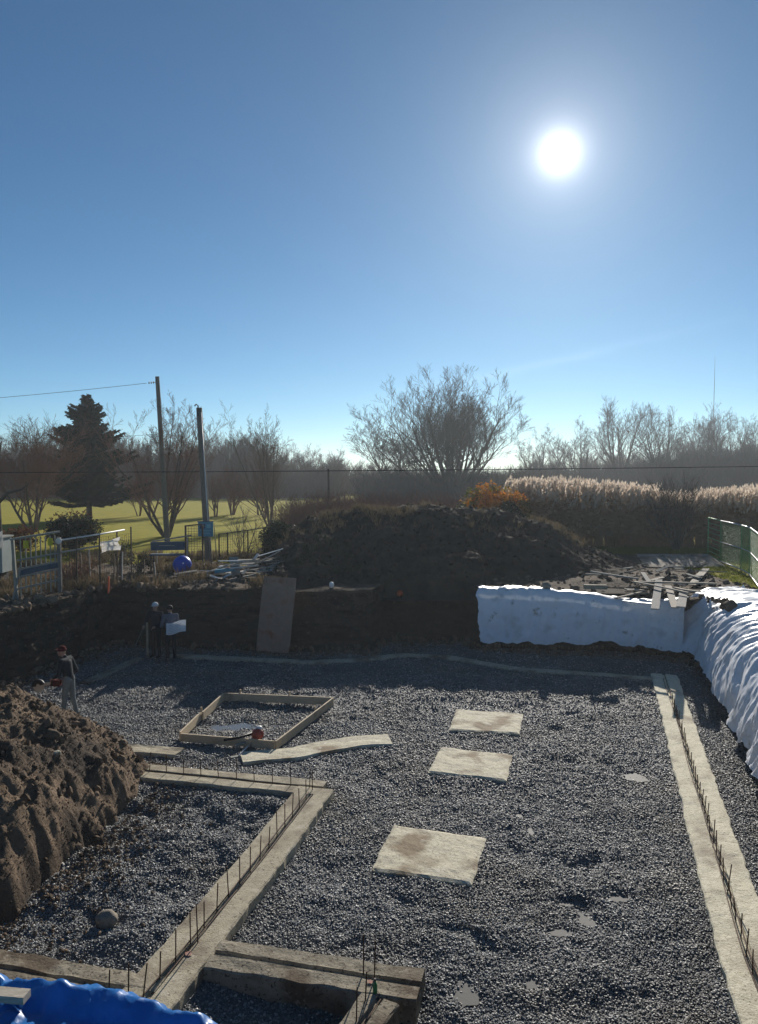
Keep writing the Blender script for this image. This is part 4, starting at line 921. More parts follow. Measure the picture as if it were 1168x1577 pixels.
def leaf_quads(mb, c, s, rr, n=1):
    for _ in range(n):
        a = Vector((rr.gauss(0, 1), rr.gauss(0, 1), rr.gauss(0, .8))).normalized(); b = a.orthogonal().normalized(); b = Matrix.Rotation(rr.random() * 6.28, 3, a) @ b
        L = s * rr.uniform(.7, 1.3); w = L * .42
        mb.raw([c - a * L / 2, c + b * w / 2, c + a * L / 2, c - b * w / 2], [(0, 1, 2, 3)])
TREES = {}
def bare_tree(key, loc, label, rz=0.0, sc=1.0, twig=None, group=None, leaves=None, name='bare_tree', **kw):
    if key not in TREES:
        t, c, ls = bare_tree_geo(**kw); TREES[key] = [mesh_of(t, 'trunk', M['bark']), mesh_of(c, 'crown', M[twig or 'twig']), ls, None]
        if leaves:
            rr = random.Random(kw['seed']); lm = MB(); n, size, zmax, m = leaves
            sites = [s_ for s_ in ls if s_.z < zmax] or ls
            for _ in range(n): leaf_quads(lm, rr.choice(sites) + Vector((rr.gauss(0, .12), rr.gauss(0, .12), rr.gauss(0, .12))), size, rr)
            TREES[key][3] = mesh_of(lm, 'leaves', M[m])
    t, c, ls, lf = TREES[key]
    e = empty(name, loc, label, 'tree', group, rz); e.scale = (sc, sc, sc)
    for nm, me in (('trunk', t), ('crown', c), ('leaves', lf)):
        if me is None: continue
        o = bpy.data.objects.new(nm, me); COL.objects.link(o); o.parent = e
    return e
def at_grade(px, d, dz=0.0):
    x = (px - PCX) / F_PX * (d * math.cos(PITCH) + 4.1 * math.sin(PITCH)); return Vector((x, d, float(grade_z(np.array([x]), np.array([d]))[0]) + dz))
def top_h(py, d): return CAM_H + (722 - py) / F_PX * d - GRADE

# ---- the trees one can tell apart
bare_tree('big', at_grade(697, 96), 'largest bare tree, many stemmed, standing centre behind the mound', sc=1, twig='twig_grey', seed=4, H=top_h(545, 96), stems=16, spread=.60, levels=4, kids=(9, 7, 6, 4), r0=.24, twig_min=.013, first_angle=.80, l0=.68, shrink=.50, wig=.08, up=.16)
bare_tree('big2', at_grade(615, 110), 'lower bare tree spreading left of the largest tree', twig='twig_grey', seed=9, H=top_h(645, 110), stems=5, spread=.80, levels=4, kids=(8, 6, 5, 4), r0=.18, twig_min=.012, first_angle=.8, l0=.64, shrink=.52, lean=-.12)
bare_tree('fork', at_grade(258, 46), 'low forking bare tree with withered leaves behind the first utility pole', twig='twig_red', seed=14, H=top_h(604, 46), stems=8, spread=.56, levels=4, kids=(11, 7, 5, 3), r0=.08, twig_min=.006, first_angle=.62, l0=.70, shrink=.40, leaves=(520, .13, 6.5, 'leaf_brown'))
bare_tree('slim', at_grade(416, 55), 'slender bare tree with upright stems above the dark hedge', seed=21, H=top_h(614, 55), stems=6, spread=.50, levels=4, kids=(12, 7, 5, 3), r0=.085, twig_min=.006, first_angle=.36, l0=.72, shrink=.38, leaves=(160, .10, 9, 'leaf_brown'))
bare_tree('leftsmall', at_grade(52, 50), 'small reddish bare tree with fanned stems left of the spruce', twig='twig_red', seed=27, H=top_h(632, 50), stems=6, spread=.70, levels=4, kids=(10, 7, 5, 3), r0=.07, twig_min=.006, first_angle=.55, l0=.6, shrink=.55)
bare_tree('rowA', at_grade(955, 150), 'tallest bare tree of the right hand row', twig='twig_grey', seed=33, H=top_h(604, 150), stems=4, spread=.52, levels=4, kids=(9, 7, 5, 3), r0=.30, twig_min=.016, first_angle=.4, l0=.6, shrink=.52)
bare_tree('rowB', at_grade(898, 146), 'bare tree leaning left, left of the tallest one in the right row', twig='twig_grey', seed=35, H=top_h(640, 146), stems=4, spread=.6, levels=4, kids=(8, 6, 5, 3), r0=.25, twig_min=.015, first_angle=.55, l0=.6, shrink=.52, lean=-.22)
bare_tree('rowC', at_grade(1017, 152), 'rounded bare tree right of the tallest one in the right row', twig='twig_grey', seed=37, H=top_h(617, 152), stems=5, spread=.5, levels=4, kids=(9, 6, 5, 3), r0=.25, twig_min=.016, first_angle=.42, l0=.6, shrink=.52)
bare_tree('rowA', at_grade(1096, 156), 'bare tree standing in front of the radio mast', rz=2.1, sc=.93)
bare_tree('rowC', at_grade(1148, 150), 'bare tree nearest the right edge of the far row', rz=1.2, sc=.86)
bare_tree('rowB', at_grade(838, 138), 'thin bare tree at the left end of the right row', rz=.7, sc=.86)
bare_tree('rowC', at_grade(1060, 158), 'bare tree between the rounded tree and the mast', rz=2.9, sc=.88)
# broken trunk at the left frame edge
tk = at_grade(-4, 36); e = empty('broken_trunk', tk, 'dark broken tree trunk at the left edge of the view', 'tree')
part(MB().tube([tk + Vector((0, 0, -.1)), tk + Vector((.02, 0, 2)), tk + Vector((-.03, 0, 4.4)), tk + Vector((.05, 0, 6.1)), tk + Vector((.06, 0, 6.5))], [.26, .21, .18, .15, .08], 10), 'trunk', M['bark'], e, True)
part(MB().tube([tk + Vector((.1, 0, 2.5)), tk + Vector((.6, 0, 3.0)), tk + Vector((1.2, .1, 3.15)), tk + Vector((1.7, .2, 3.6))], [.09, .065, .045, .015], 6), 'limb', M['bark'], e, True)
part(MB().tube([tk + Vector((-.05, 0, 4.2)), tk + Vector((.25, 0, 4.9)), tk + Vector((.3, .1, 5.4))], [.10, .06, .03], 6), 'limb', M['bark'], e, True)

# ---- spruce
def spruce(loc, H, W_, label, seed=1):
    rr = random.Random(seed); e = empty('spruce_tree', loc, label, 'tree')
    tr = MB().tube([(0, 0, -.1), (0, 0, H * .3), (0.05, 0, H * .7), (0, 0, H)], [.24, .19, .10, .015], 8)
    o = tr.build('trunk', M['bark'], e); cw = MB()
    z = H * .13
    while z < H * .99:
        f = 1 - z / H; n = 10 if f > .15 else 6
        R = W_ / 2 * min(1, (f * 1.45) ** .8) * (.8 + .2 * math.sin(z * 3.1))
        for k in range(n):
            if rr.random() < .12: continue
            a = rr.random() * 6.283; L = R * rr.uniform(.55, 1.12); droop = rr.uniform(.05, .3) * (f + .15); d = Vector((math.cos(a), math.sin(a), 0)); side = Vector((-d.y, d.x, 0))
            m = max(5, int(L / .11))
            for i in range(1, m + 1):
                t = i / m; c = d * L * t + Vector((0, 0, z - droop * L * t + .30 * L * t * t))
                wv = (1 - t) * .34 * L + .16
                for s_ in (-1, 1):
                    for _ in range(3):
                        tip = c + side * s_ * wv * rr.uniform(.5, 1.15) + d * rr.uniform(.1, .32) + Vector((0, 0, rr.uniform(-.24, .10)))
                        b1 = c + Vector((0, 0, .06)) + d * .10; b2 = c - Vector((0, 0, .08)) - d * .07
                        cw.raw([b1, b2, tip], [(0, 1, 2)])
        z += H * .015 * (1 + f)
    cw.build('crown', M['needle'], e); return e
spruce(at_grade(138, 62), top_h(606, 62), 9.2, 'dark green spruce standing in the field at left', 3)

# ---- woods in the distance, one mass of bare branches
def wood_variants(n, twig, H=10, base=100, sp=.5, tm=.015):
    out = []
    for i in range(n):
        t, c, _ = bare_tree_geo(base + i, H, stems=3, spread=sp, levels=3, kids=(9, 8, 6), r0=.15, twig_min=tm, first_angle=.42, l0=.62, shrink=.52)
        mb = MB(); mb.raw(t.v, t.f); mb.raw(c.v, c.f); out.append(mesh_of(mb, 'wood_tree', M[twig]))
    return out
def brush_variants(n, twig, H=3.2, stalks=46, base=200, tm=.016, wid=1.3):
    out = []
    for i in range(n):
        rr = random.Random(base + i); mb = MB()
        for _ in range(stalks):
            b = Vector((rr.gauss(0, wid * .5), rr.gauss(0, wid * .5), -.05)); h = H * rr.uniform(.45, 1.05); d = Vector((rr.gauss(0, .28), rr.gauss(0, .28), 1))
            p1 = b + d * h * .5; p2 = b + d * h + Vector((rr.gauss(0, .2), rr.gauss(0, .2), 0)); mb.tube([b, p1, p2], [tm * 1.4, tm, tm * .5], 3, False)
            for _ in range(4):
                t = rr.uniform(.35, .95); q = b.lerp(p2, t); mb.tube([q, q + Vector((rr.gauss(0, .3), rr.gauss(0, .3), rr.uniform(.2, .6))) * h * .3], [tm * .8, tm * .4], 3, False)
        out.append(mesh_of(mb, 'brush', M[twig]))
    return out
def band(n, px0, px1, d0, d1):
    px = rs.uniform(px0, px1, n); d = rs.uniform(d0, d1, n); return (px - PCX) / F_PX * d, d
wv1 = wood_variants(4, 'twig', 10, 100); wv2 = wood_variants(3, 'twig_red', 8, 120); bv1 = brush_variants(4, 'twig'); bv2 = brush_variants(3, 'twig_red', base=230); bv3 = brush_variants(3, 'twig_grey', base=260)
def woods(name, parts_, variants, label, seed, scl):
    X, Yy, Sz = [], [], []
    for (n, a, b, d0, d1, s0, s1) in parts_:
        x, y = band(n, a, b, d0, d1); X.append(x); Yy.append(y); Sz.append(rs.uniform(s0, s1, n))
    X, Yy, Sz = map(np.concatenate, (X, Yy, Sz)); Z = grade_z(X, Yy) - .05
    o = scatter(name, np.stack([X, Yy, Z], 1), Sz, variants, None, seed, True, .06); return tag(o, label, 'woods', kind='stuff')
woods('woodland', [(34, -60, 200, 118, 140, .85, 1.2), (34, 190, 420, 116, 138, .8, 1.12), (16, 400, 520, 125, 150, .55, .95), (10, 520, 620, 150, 190, .45, .7), (16, 800, 920, 160, 190, .55, .85), (30, 1030, 1240, 165, 195, .9, 1.25), (16, 920, 1040, 165, 190, .7, 1.0)], wv1, 'far bare woods along the horizon', 31, 1)
woods('woodland', [(30, -60, 420, 106, 120, .7, 1.05), (8, 200, 420, 60, 70, .45, .6)], wv2, 'reddish bare thicket at the far side of the field', 33, 1)
woods('underbrush', [(330, -70, 520, 108, 122, .8, 1.7), (120, 480, 660, 120, 150, .7, 1.5), (150, 640, 860, 104, 120, .7, 1.4)], bv1, 'dense dark underbrush beyond the field', 35, 1)
woods('underbrush', [(120, -70, 430, 104, 112, .6, 1.3), (150, 452, 705, 38.5, 47, .5, .92)], bv2, 'reddish brush beyond the field and behind the mound', 37, 1)
woods('underbrush', [(260, 800, 1240, 120, 140, .9, 1.6), (240, 1000, 1240, 112, 128, 1.3, 2.3), (60, 560, 800, 88, 102, .8, 1.5)], bv3, 'grey underbrush below the right hand row of trees', 39, 1)

# ---- reeds with pale plumes
def reed_mesh(n, seed):
    rr = random.Random(seed); st, pl = MB(), MB()
    for _ in range(n):
        d = 39.5 + 3.6 * rr.random() ** 1.3; px = rr.uniform(792, 1260)
        if 792 < px < 830 and d < 41: d += 1.5
        x = (px - PCX) / F_PX * d; b = Vector((x, d, GRADE - .05)); h = 2.8 * rr.uniform(.70, 1.08) * (1 - .10 * math.sin(px * .013)) * (.92 if 1010 < px < 1080 else 1)
        lx, ly = rr.gauss(-.05, .09), rr.gauss(0, .07); t1 = b + Vector((lx * h * .5, ly * h * .5, h * .55)); t2 = b + Vector((lx * h, ly * h, h))
        st.tube([b, t1, t2], [.011, .009, .006], 3, False)
        for _ in range(3):
            q = b.lerp(t2, rr.uniform(.25, .85)); a = rr.random() * 6.28; L = rr.uniform(.3, .6); o_ = Vector((math.cos(a), math.sin(a), .35)) * L; sd = Vector((-math.sin(a), math.cos(a), 0)) * .014
            st.raw([q - sd, q + sd, q + o_ * .6 + Vector((0, 0, .06)), q + o_ + Vector((0, 0, -.12))], [(0, 1, 2), (0, 2, 3)])
        # plume: a nodding tuft
        L = rr.uniform(.30, .50); a = rr.gauss(.2, .8); nod = Vector((math.cos(a), math.sin(a) * .5, 0))
        for _ in range(12):
            t = rr.random(); c = t2 + Vector((0, 0, L * t)) + nod * (.16 * t * t) ; w = .16 * (1 - abs(t - .35) * .9)
            g = Vector((rr.gauss(0, 1), rr.gauss(0, 1), 0)); g = g.normalized() if g.length > .01 else Vector((1, 0, 0))
            pl.raw([c - g * .008, c + g * .008, c + g * w * rr.uniform(.4, 1) + Vector((0, 0, rr.uniform(-.02, .13)))], [(0, 1, 2)])
            pl.raw([c + Vector((0, 0, -.05)), c + g * w * .6, c + Vector((0, 0, .12))], [(0, 1, 2)])
    return st, pl
st, pl = reed_mesh(3900, 3)
ro = st.build('reed_bed', M['reed']); tag(ro, 'tall dry reed stalks standing behind the right back corner', 'reeds', kind='stuff')
po = pl.build('reed_plumes', M['plume'], ro); tag(po, kind='stuff')
# ---- shrubs
def shrub(loc, rad3, n, size, m, label, seed=1, name='shrub', stems=10, cat='shrub', hole=.45, m2=None, stem_m='twig'):
    rr = random.Random(seed); e = empty(name, loc, label, cat); lf, lf2, sm = MB(), MB(), MB(); rx, ry, rz_ = rad3
    for i in range(stems):
        a = rr.random() * 6.28; q = rr.uniform(.3, .85); sm.tube([(rr.gauss(0, .1), rr.gauss(0, .1), -.1), (math.cos(a) * rx * q * .5, math.sin(a) * ry * q * .5, rz_ * .8), (math.cos(a) * rx * q, math.sin(a) * ry * q, rz_ * rr.uniform(1.1, 1.75))], [.035, .022, .008], 4, False)
    P = np.random.RandomState(seed).normal(size=(n * 2, 3)); P /= np.linalg.norm(P, axis=1)[:, None]; P *= (np.random.RandomState(seed + 1).rand(n * 2) ** .35)[:, None]
    nn = fbm(P * 1.9 + seed, 3, .55); bumpy = 1 + .28 * nn; keep = fbm(P * 3.1 + seed * 2, 2, .5) > -hole
    P = P * bumpy[:, None]; P = P[keep][:n]
    for p in P:
        c = Vector((p[0] * rx, p[1] * ry, rz_ + p[2] * rz_))
        if c.z < 0: continue
        leaf_quads(lf2 if (m2 and p[2] < .25 + .3 * math.sin(p[0] * 5)) else lf, c, size, rr)
    sm.build('stems', M[stem_m], e); lf.build('foliage', M[m], e)
    if m2: lf2.build('inner_foliage', M[m2], e)
    return e
shrub(at_grade(760, 38.7), (2.0, 1.1, 1.62), 9500, .19, 'leaf_orange', 'rounded shrub with orange and green leaves at the reed edge', 5, m2='leaf_dark')
shrub(at_grade(430, 33.2), (.80, .6, .88), 7500, .13, 'leaf_dark', 'clipped dark evergreen bush left of the mound', 8, hole=.8)
shrub(at_grade(114, 39), (1.35, 1.0, .88), 6000, .15, 'leaf_dark', 'dark bush with rusty leaf tips behind the fence', 11, m2='leaf_dark')
shrub(at_grade(112, 39.3), (1.45, 1.0, 1.02), 1100, .15, 'leaf_red', 'rusty red leaves of the climbing vine over the dark bush', 12, hole=-.05)
shrub(at_grade(34, 38), (.95, .7, .65), 1700, .14, 'leaf_red', 'small rusty bush at the far left behind the trellis gate', 13)
shrub(at_grade(184, 30), (.5, .4, .78), 620, .07, 'leaf_dark', 'vine arch growing on the wire fence beside the white fabric', 15, stems=8, hole=.1)
shrub(at_grade(215, 29.5), (.55, .4, .45), 420, .09, 'leaf_dark', 'weedy shrub in front of the slate blue bench', 17, hole=.1)
shrub(at_grade(105, 26.6), (.9, .4, .45), 520, .08, 'leaf_brown', 'tangle of dead stems against the wire fence', 18, stems=40, stem_m='twig_red')
shrub(at_grade(128, 27.6), (.8, .4, .5), 420, .08, 'leaf_brown', 'withered vine right of the trellis gate post', 19, stems=46, stem_m='twig_red')
bare_tree('shrubdark', at_grade(1042, 38.5), 'dark leafless shrub rising before the reeds at right', name='bare_shrub', twig='bark', seed=51, H=top_h(722, 38.5), stems=16, spread=.5, levels=2, kids=(9, 7), r0=.035, twig_min=.010, first_angle=.5, l0=.7, shrink=.5)['category'] = 'shrub'
bare_tree('shrubthin', at_grade(375, 34), 'thin leafless shrub between the fence and the plank pile', name='bare_shrub', seed=53, H=top_h(778, 34), stems=4, spread=.5, levels=2, kids=(7, 5), r0=.03, twig_min=.007, first_angle=.5, l0=.7, shrink=.5)['category'] = 'shrub'
# ---- grasses
def tuft(seed, m, h=.3, n=14, lean=.5):
    rr = random.Random(seed); mb = MB()
    for _ in range(n):
        a = rr.random() * 6.28; d = Vector((math.cos(a), math.sin(a), 0)); s_ = Vector((-d.y, d.x, 0)) * .008; b = d * rr.uniform(0, .08); H_ = h * rr.uniform(.5, 1.1); k = lean * rr.random()
        mb.raw([b - s_, b + s_, b + d * H_ * k * .4 + Vector((0, 0, H_ * .6)), b + d * H_ * k + Vector((0, 0, H_))], [(0, 1, 2), (0, 2, 3)])
    return mesh_of(mb, 'tuft', M[m])
def grass(name, pts, sz, m, label, seed, h=.3):
    o = scatter(name, pts, sz, [tuft(seed * 10 + i, m, h) for i in range(4)], None, seed, True, .2); return tag(o, label, 'grass', kind='stuff')
x = rs.uniform(-4.2, 9.5, 6000); y = rs.uniform(30.5, 37, 6000); z = mound_h(x, y); k = (rs.rand(6000) < .45) & (z > GRADE + .8) & (fbm2(x, y, .6, 3, .5, 71.) > -.05) & (rs.rand(6000) < np.clip((y - 30.5) / 2.2, 0, 1)); grass('dry_grass', np.stack([x, y, z], 1)[k], rs.uniform(.5, 1.5, k.sum()), 'dry_grass', 'straw coloured grass along the top of the mound', 41, .26)
x = rs.uniform(-4.5, 0, 2600); y = rs.uniform(27.0, 32, 2600); z = mound_h(x, y); k = (rs.rand(2600) < .12) & (z > GRADE + .15) & (fbm2(x, y, .8, 3, .5, 73.) > .15); grass('weeds', np.stack([x, y, z], 1)[k], rs.uniform(.5, 1.2, k.sum()), 'leaf_dark', 'sparse weeds on the left flank of the mound', 42, .28)
x = np.concatenate([rs.uniform(9, 22, 9000), rs.uniform(12.6, 20, 7000)]); _g = 0; y = np.concatenate([rs.uniform(36.5, 40.5, 9000), rs.uniform(22, 38, 7000)]); z = grade_z(x, y); grass('grass', np.stack([x, y, z], 1), rs.uniform(.4, 1.1, len(x)), 'grass', 'green grass by the temporary fence at right', 43, .12)
x = rs.uniform(-16, -3, 7000); y = rs.uniform(24, 36, 7000); z = grade_z(x, y); k = ~inside_pit(x, y) & (fbm2(x, y, .5, 3, .5, 75.) > .12) & (mound_h(x, y) < z + .1); grass('weeds', np.stack([x, y, z], 1)[k], rs.uniform(.5, 1.3, k.sum()), 'dry_grass', 'rank dry weeds in the garden at left', 44, .34)

# ================================================================== utility poles, wires, mast
def up(base, top): return [Vector(base) + (Vector(top) - Vector(base)) * t for t in (0, .33, .66, 1)]
P1b, P1t = at_grade(258, 43), D(242.5, 580, 43)
e = empty('utility_pole', P1b, 'taller wooden utility pole with a wire running left', 'pole')
part(MB().tube([P1b + Vector((0, 0, -.2))] + up(P1b, P1t), [.16, .16, .145, .13, .115], 12), 'pole_shaft', M['pole'], e, True)
ins = MB().tube([P1t + Vector((0, 0, -.30)), P1t + Vector((-.18, 0, -.32))], .02, 6); part(ins, 'bracket', M['steel'], e)
for k in range(3): part(MB().lathe(P1t + Vector((-.22 - k * .12, 0, -.32 - k * .012)), [(.02, -.03), (.07, -.01), (.07, .01), (.02, .03)], 12, (1, 0, 0)), 'insulator', M['black'], e, True)
def cable(a, b, sag, label, r_=.012, n=24):
    a, b = Vector(a), Vector(b); pts = [a.lerp(b, i / n) - Vector((0, 0, sag * 4 * (i / n) * (1 - i / n))) for i in range(n + 1)]
    return tag(MB().tube(pts, r_, 5).build('cable', M['cable'], None, True), label, 'cable')
wa = P1t + Vector((-.6, 0, -.36)); cable(wa, D(-560, 640, 43), .35, 'thin wire running left from the top of the taller pole', .012)
cable(P1t + Vector((.1, 0, -.5)), D(262, 700, 60), .4, 'slack wire end hanging behind the taller pole top', .008)
cable(D(-700, 727, 41.5), D(1900, 706, 41.5), .28, 'heavy dark cable crossing the whole view below the tree tops', .021, 60)
cable(D(-500, 702, 48), D(249, 668, 43.2), .25, 'fine wire meeting the taller pole below its top', .009)
P2b, P2t = at_grade(322, 32.6), D(307, 628, 32.6)
e = empty('utility_pole', P2b, 'shorter wooden utility pole carrying the teal sign', 'pole')
part(MB().tube([P2b + Vector((0, 0, -.2))] + up(P2b, P2t), [.155, .155, .145, .135, .125], 12), 'pole_shaft', M['pole'], e, True)
part(MB().tube([P2t + Vector((-.02, -.1, -.35)), P2t + Vector((-.02, -.1, .08)), P2t + Vector((-.10, -.1, .14)), P2t + Vector((-.17, -.1, .06))], .028, 8), 'conduit_hook', M['cable'], e, True)
part(MB().tube([P2t + Vector((.10, -.09, -.2)), P2t * .35 + P2b * .65 + Vector((.10, -.11, 0)), P2b + Vector((.11, -.12, .1))], .022, 8), 'conduit_pipe', M['galv'], e, True)
sg = D(317, 815, 32.42); e = empty('sign', sg, 'teal blue notice sign fixed to the shorter pole', 'sign')
part(MB().box(sg, (.64, .02, .62)), 'sign_panel', M['sign_teal'], e); part(MB().box(sg + Vector((0, -.004, .325)), (.70, .035, .035)), 'sign_top_rail', M['bench_blue'], e)
def letter_N(c, w, h, t):
    mb = MB(); mb.box(c + Vector((-w / 2 + t / 2, 0, 0)), (t, .006, h)); mb.box(c + Vector((w / 2 - t / 2, 0, 0)), (t, .006, h)); mb.beam(c + Vector((-w / 2 + t * .6, -.001, h / 2 - t * .4)), c + Vector((w / 2 - t * .6, -.001, -h / 2 + t * .4)), .006, t * .9, (0, 1, 0)); return mb
part(letter_N(sg + Vector((-.13, -.014, .13)), .20, .20, .06), 'sign_letter', M['sign_dark'], e)
part(MB().box(sg + Vector((.13, -.0135, .13)), (.16, .006, .16)), 'sign_emblem', M['sign_pale'], e)
for k, (zz, w_) in enumerate(((-.05, .46), (-.12, .34), (-.19, .42))): part(MB().box(sg + Vector((-.01, -.0135, zz)), (w_, .006, .025)), 'sign_line', M['sign_pale'], e)
pb, pt = at_grade(507, 43), D(506, 722, 43); tag(MB().tube([pb, pb.lerp(pt, .5), pt], [.07, .06, .055], 8).build('thin_post', M['wood_dark'], None, True), 'thin dark post standing behind the left end of the mound', 'post')
mb_ = at_grade(1097, 420); mt_ = Vector((mb_.x, mb_.y, D(1095.5, 575, 420).z)); e = empty('radio_mast', mb_, 'tall thin radio mast beyond the right trees', 'mast')
lm = MB(); Hm = (mt_ - mb_).z
for k in range(3):
    a = k * 2.094; o_ = Vector((math.cos(a), math.sin(a), 0)) * .16; lm.tube([mb_ + o_, mb_.lerp(mt_, .75) + o_, mt_ + o_ * .2], .05, 4)
part(lm, 'mast_legs', M['mast'], e); lt = MB()
for i in range(40):
    z0, z1 = Hm * i / 42, Hm * (i + 1) / 42
    for k in range(3):
        a, b = k * 2.094, (k + 1) * 2.094; lt.tube([mb_ + Vector((math.cos(a) * .16, math.sin(a) * .16, z0)), mb_ + Vector((math.cos(b) * .16, math.sin(b) * .16, z1))], .03, 3, False)
part(lt, 'lattice', M['mast'], e); part(MB().tube([mt_, mt_ + Vector((0, 0, 9))], [.09, .04], 5), 'antenna', M['mast'], e)

# ================================================================== fences and garden at left
def wire_panel(a, b, z0, z1, sp, r_, m, parent, name='wire_mesh', vert=True, horiz=True):
    a, b = Vector(a), Vector(b); mb = MB(); L = (b - a).length; n = int(L / sp)
    if vert:
        for i in range(n + 1): p = a.lerp(b, i / n); mb.tube([p + Vector((0, 0, z0)), p + Vector((0, 0, z1))], r_, 3, False)
    if horiz:
        k = int((z1 - z0) / sp)
        for i in range(k + 1): z = z0 + (z1 - z0) * i / k; mb.tube([a + Vector((0, 0, z)), b + Vector((0, 0, z))], r_, 3, False)
    o = part(mb, name, m, parent); o['kind'] = 'stuff'; return o
# trellis gate
ga, gb = G(27, 926, 2.02), G(93, 914, 2.02); e = empty('trellis_gate', ga, 'grey wooden trellis gate with yellow tags at far left', 'gate')
gd_ = (gb - ga); gh = 1.95
part(MB().beam(ga + Vector((0, 0, -.2)), ga + Vector((-.12, .05, gh - .05)), .08, .08, (1, 0, 0)), 'gate_post', M['paint_grey'], e)
part(MB().beam(gb + Vector((0, 0, -.2)), gb + Vector((0, 0, gh - .1)), .11, .11, (1, 0, 0)), 'gate_post', M['wood_grey'], e)
def gp_(t, z): return ga + gd_ * t + Vector((0, 0, z))
part(MB().beam(gp_(-.12, gh - .02), gp_(1.02, gh + .08), .06, .06), 'rail', M['paint_grey'], e)
for z in (1.30, 1.02, .78, .42): part(MB().beam(gp_(.02, z - .04), gp_(.97, z + .04), .03, .05), 'rail', M['paint_grey'], e)
part(MB().beam(gp_(.06, .86), gp_(.95, .95), .025, .17), 'dark_panel', M['bench_blue'], e)
for i in range(8):
    t = .1 + .8 * i / 7; part(MB().beam(gp_(t, 1.0), gp_(t, gh - .02), .02, .035, (1, 0, 0)), 'picket', M['paint_grey'], e)
    part(MB().beam(gp_(t - .01, .12 + .1 * (i % 2)), gp_(t - .01, .80), .02, .04, (1, 0, 0)), 'picket', M['paint_grey'], e)
for t in (.24, .80): part(MB().box(gp_(t, gh - .22) + Vector((0, -.05, 0)), (.16, .012, .24)), 'yellow_tag', M['yellow'], e)
dc = gb + Vector((.02, -.08, gh - .22)); part(MB().lathe(dc, [(.10, -.012), (.105, 0), (.10, .012)], 22, (0, 1, 0)), 'round_plate', M['white'], e, True)
part(MB().beam(ga + Vector((-.1, -.1, .0)), gp_(.12, 1.1) + Vector((0, -.06, 0)), .05, .05, (1, 0, 0)), 'leaning_slat', M['wood_grey'], e)
# pale cabinet at the left edge
cb = G(-12, 905, 2.0); e = empty('garden_cabinet', cb, 'pale green grey cabinet cut by the left frame edge', 'cabinet')
part(MB().box(cb + Vector((-.35, .3, 1.12)), (1.5, .7, 1.2)), 'cabinet_box', M['cabinet'], e); part(MB().box(cb + Vector((-.35, .3, 1.75)), (1.62, .82, .05)), 'cabinet_lid', M['paint_grey'], e)
part(MB().box(cb + Vector((-.35, .3, .26)), (1.3, .6, .53)), 'cabinet_plinth', M['black'], e); part(MB().box(cb + Vector((.1, -.065, 1.0)), (.32, .03, .04)), 'drawer_pull', M['black'], e)
part(MB().raw([cb + Vector((.25, -.10, 1.85)), cb + Vector((.48, -.14, 1.98)), cb + Vector((.50, -.12, 1.45)), cb + Vector((.28, -.09, 1.30)), cb + Vector((.25, -.11, 1.86)), cb + Vector((.48, -.15, 1.99)), cb + Vector((.50, -.13, 1.46)), cb + Vector((.28, -.10, 1.31))], [(0, 1, 2, 3), (7, 6, 5, 4), (0, 4, 5, 1), (1, 5, 6, 2), (2, 6, 7, 3), (3, 7, 4, 0)]), 'hanging_cloth', M['fabric_white'], e)
# garden wire fence with white rail
fa, fbb = G(96, 914, 2.02), G(203, 893, 2.05); e = empty('wire_fence', fa, 'garden wire fence with a pale top rail and draped white cloth behind', 'fence')
fd = fbb - fa
def fp(t, z): return fa + fd * t + Vector((0, 0, z))
part(MB().tube([fp(0, 1.76), fp(.5, 1.80), fp(.9, 1.86)], .028, 8), 'top_rail', M['white'], e, True); part(MB().beam(fp(0, 1.36), fp(.52, 1.40), .03, .05), 'middle_rail', M['wood_grey'], e)
for t in (.2, .52, .78, 1.0): part(MB().beam(fp(t, -.2), fp(t + .004, 1.84 + .1 * (t > .9)), .042, .042, (1, 0, 0)), 'fence_post', M['wood_dark'], e)
wire_panel(fp(0, 0), fp(1, 0), .05, 1.7, .11, .0045, M['wood_dark'], e)
# draped cloth
c0 = D(157, 852, 26.9); n1, n2 = 16, 12; vv = []
for i in range(n1):
    for j in range(n2):
        u_, v_ = i / (n1 - 1), j / (n2 - 1); p = c0 + Vector((.68 * u_, -.10 + .05 * math.sin(u_ * 9 + v_ * 3), .42 * v_ + .20 * u_ - .06 * u_ * u_ + .035 * math.sin(v_ * 16 + u_ * 4))); vv.append(p + Vector((.05 * math.sin(v_ * 7), .05 * math.sin(v_ * 14 + u_ * 3), 0)))
tag(MB().raw(vv, [(i * n2 + j, (i + 1) * n2 + j, (i + 1) * n2 + j + 1, i * n2 + j + 1) for i in range(n1 - 1) for j in range(n2 - 1)]).build('draped_cloth', M['fabric_white'], None, True), 'crumpled white cloth draped on the garden wire fence', 'cloth')
p = G(167, 907, 2.03); tag(MB().beam(p + Vector((0, 0, -.15)), p + Vector((.03, 0, .42)), .05, .04, (1, 0, 0)).build('marker_stake', M['orange']), 'short orange marker stake at the lip of the pit', 'stake')
